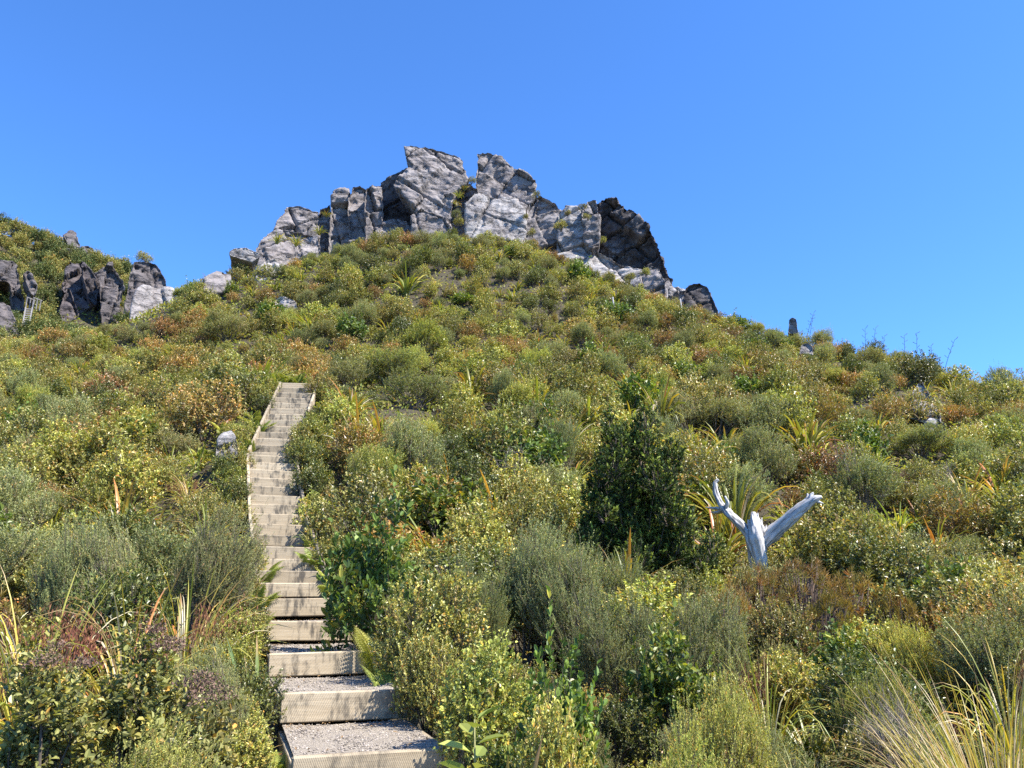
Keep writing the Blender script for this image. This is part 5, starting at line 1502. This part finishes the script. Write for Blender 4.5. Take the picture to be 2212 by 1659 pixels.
# trees and bushes of the far left hill
far = scatter(54, 112, 1.35, None)
nt_ = 0
for x, y, z, d, q in far:
    if x > -16: continue
    pr = project(np.array([[x, y, z + 1.5]]))[0]
    if pr[0] < -80 or pr[0] > 420 or not visible(x, y, z, 2.5): continue
    s = prng.uniform(.36, .72)
    for _ in range(4):
        if hides(x, y, z, 1.6 * s, 3.6 * s): s *= .7
    if hides(x, y, z, 1.6 * s, 3.6 * s): continue
    if nt_ >= 290: break
    nt_ += 1
    plant('hill_tree' if prng.random() < .6 else 'olive_hill_tree', x, y, s, 'far', z - .3 * s)
if rest:
    G = Geo(); mats = []
    names = []
    for kind, x, y, z, s in rest:
        data, parts = PROTO[(kind, 'far')][prng.integers(2)]
        for n_, g_, m_ in parts:
            if n_ in ('stems', 'stalks'): continue
            if m_ not in mats: mats.append(m_)
            G.merge(g_.transformed((x, y, z - .04), prng.random() * 6.283, s), mats.index(m_))
    tag(link('distant_scrub', G.mesh('distant_scrub', mats)), 'mixed scrub filling the slope between the shrubs', 'scrub', kind='stuff')
print('COUNTS', count, 'rest', len(rest), 'trees', nt_)

# low leaves, moss and small ferns between the shrubs
n = 150000
dd = 3.0 * (50 / 3.0) ** prng.random(n); az = prng.uniform(R_(-36), R_(36), n)
xs, ys = dd * np.sin(az), dd * np.cos(az)
q, _ = path_dist(xs, ys)
k_ = q > .72
xs, ys, dd = xs[k_], ys[k_], dd[k_]; n = len(xs)
m_ = 26000
d2_ = prng.uniform(38, 86, m_); a2_ = prng.uniform(R_(-36), R_(-8), m_)
xs = np.concatenate([xs, d2_ * np.sin(a2_)]); ys = np.concatenate([ys, d2_ * np.cos(a2_)]); dd = np.concatenate([dd, d2_]); n = len(xs)
sz = np.clip(.012 + dd * .0032, .02, .24) * prng.uniform(.7, 1.6, n)
P = np.stack([xs, ys, ground(xs, ys) + prng.uniform(-.01, .30, n) * np.clip(dd / 12, .4, 1.2)], 1)
G = Geo()
G.leaves(P, prng.normal(size=(n, 3)) + [0, 0, .7], prng.normal(0, .6, (n, 3)) + [0, 0, 1], sz, sz * .55, pick(prng, P_OLIVE + P_YELLOW + P_FERN + [((.12, .08, .045), 5)], n) * prng.uniform(.7, 1.2, (n, 1)))
tag(link('undergrowth', G.mesh('undergrowth', [M['fern']])), 'low leaves and litter covering the ground between the shrubs', 'undergrowth', kind='stuff')

# ------------------------------------------------------------------ labels that tell the repeated plants apart: size, neighbour, nearest landmark
SHORT = {'olive_hill_tree': 'a paler tree', 'rust_shrub': 'a rusty shrub', 'pale_heath_bush': 'a pale heath bush', 'olive_shrub': 'an olive shrub', 'yellow_green_shrub': 'a yellow-green shrub', 'bronze_shrub': 'a bronze shrub', 'dark_green_shrub': 'a dark green shrub', 'manuka_bush': 'a grey-green bush',
         'bright_manuka_bush': 'a bright bush', 'glossy_shrub': 'a glossy shrub', 'strap_leaf_tuft': 'a strap-leaf tuft', 'fern': 'a fern', 'sedge': 'a sedge', 'spiky_bronze_shrub': 'a spiky shrub', 'bare_twig_shrub': 'bare twigs', 'hill_tree': 'a dark tree', 'tussock_grass': 'tussock grass'}
BRIEF = {'olive_hill_tree': 'paler olive tree', 'rust_shrub': 'rust-coloured low shrub', 'pale_heath_bush': 'pale heath bush', 'olive_shrub': 'olive small-leaved shrub', 'yellow_green_shrub': 'yellow-green shrub', 'bronze_shrub': 'bronze-brown shrub', 'dark_green_shrub': 'dark green shrub', 'manuka_bush': 'grey-green needle-leaved bush',
         'bright_manuka_bush': 'bright needle-leaved bush', 'glossy_shrub': 'glossy-leaved shrub', 'strap_leaf_tuft': 'strap-leaf tuft', 'fern': 'light green fern', 'sedge': 'yellowing sedge', 'spiky_bronze_shrub': 'spiky bronze shrub',
         'bare_twig_shrub': 'bare twig shrub', 'hill_tree': 'dense green tree', 'tussock_grass': 'straw tussock'}
def lm(x, y, d):
    p = at(x, y, d); return p[0], p[1]
LAND = [('by the bleached dead tree', *lm(1640, 1200, 14.2)), ('by the dark conifer', *lm(1390, 1000, 13.4)), ('by the top of the steps', *SP[-2][:2]), ('by the middle steps', *SP[16][:2]), ('by the gravel steps', *SP[3][:2]),
        ('by the bottom of the upper flight', *SP[8][:2]), ('below the left pinnacle', *lm(930, 480, 47)), ('below the right pinnacle', *lm(1090, 500, 47)), ('below the left end of the crag', *lm(650, 530, 47)), ('below the dark crag end', *lm(1380, 620, 45)),
        ('by the ridge knob under the crag', *lm(1520, 660, 43)), ('by the small rock spire', *lm(1712, 700, 40)), ('by the flax flower stalks', *lm(1900, 750, 37)), ('by the pale stepped outcrop', *lm(2000, 880, 27)), ('by the straw tussock', *lm(2150, 1490, 5)),
        ('by the big glossy shoots', *lm(1220, 1400, 5.2)), ('by the golden rounded bush', *lm(910, 690, 32)), ('by the wide grey-green mound', *lm(850, 752, 25)), ('by the long grey mound', *lm(1590, 840, 22)), ('by the copper-brown shrub', *lm(1790, 850, 25)),
        ('below the perched slab boulder', *lm(520, 560, 46)), ('by the low pale rock', *lm(615, 650, 40)), ('in front of the huge pale boulder', *lm(330, 680, 52)), ('by the far wooden ladder', *lm(60, 700, 66)), ('by the tilted dark crag', *lm(170, 640, 78)),
        ('by the skyline rock stack', *lm(150, 500, 98)), ('on the far hilltop', *lm(20, 470, 104)), ('on the open left slope', *lm(100, 850, 27)), ('by the small boulder near the steps', *lm(480, 950, 16)), ('by the yellow sedges', *lm(200, 1250, 8)),
        ('by the tall grey-stemmed bush', *lm(450, 1050, 10.6)), ('on the left shoulder of the hill', *lm(200, 740, 38)), ('on the mid slope above the conifer', *lm(1250, 760, 27)), ('on the upper slope under the crag', *lm(1200, 620, 38)), ('on the right slope below the ridge', *lm(2000, 1000, 20))]
LX = np.array([[a[1], a[2]] for a in LAND])
AX = np.array([(a[2], a[3]) for a in AUTO]); AK = [a[1] for a in AUTO]
AS = np.array([a[4] for a in AUTO])
used = {}
for i, (o, kind, x, y, s) in enumerate(AUTO):
    dd = np.hypot(AX[:, 0] - x, AX[:, 1] - y)
    order = np.argsort(dd)[1:14]
    nb = [AK[j] for j in order if AK[j] != kind]
    dl = np.hypot(LX[:, 0] - x, LX[:, 1] - y)
    land = LAND[int(np.argmin(dl))][0]
    same = AS[np.array([k == kind for k in AK])]
    r = (same < s).mean()
    size = 'very small ' if r < .14 else 'small ' if r < .38 else 'very large ' if r > .88 else 'large ' if r > .64 else 'mid-sized '
    mid = ' beside ' + SHORT[nb[0]] if nb else ''
    lab = size + BRIEF[kind] + mid + ', ' + land
    if lab in used and len(nb) > 1 and nb[1] != nb[0]:
        lab = size + BRIEF[kind] + ' between ' + SHORT[nb[0]] + ' and ' + SHORT[nb[1]] + ', ' + land
        if len(lab.split()) > 16: lab = size.replace('very ', '') + BRIEF[kind] + mid + ', ' + land
    if len(lab.replace('-', ' ').split()) > 16: lab = size.replace('very ', '') + BRIEF[kind] + mid + ', ' + land
    if len(lab.replace('-', ' ').split()) > 16: lab = size.replace('very ', '') + BRIEF[kind] + ', ' + land
    used[lab] = 1
    o['label'] = lab
    o['group'] = LOOK[kind] + ' ' + land
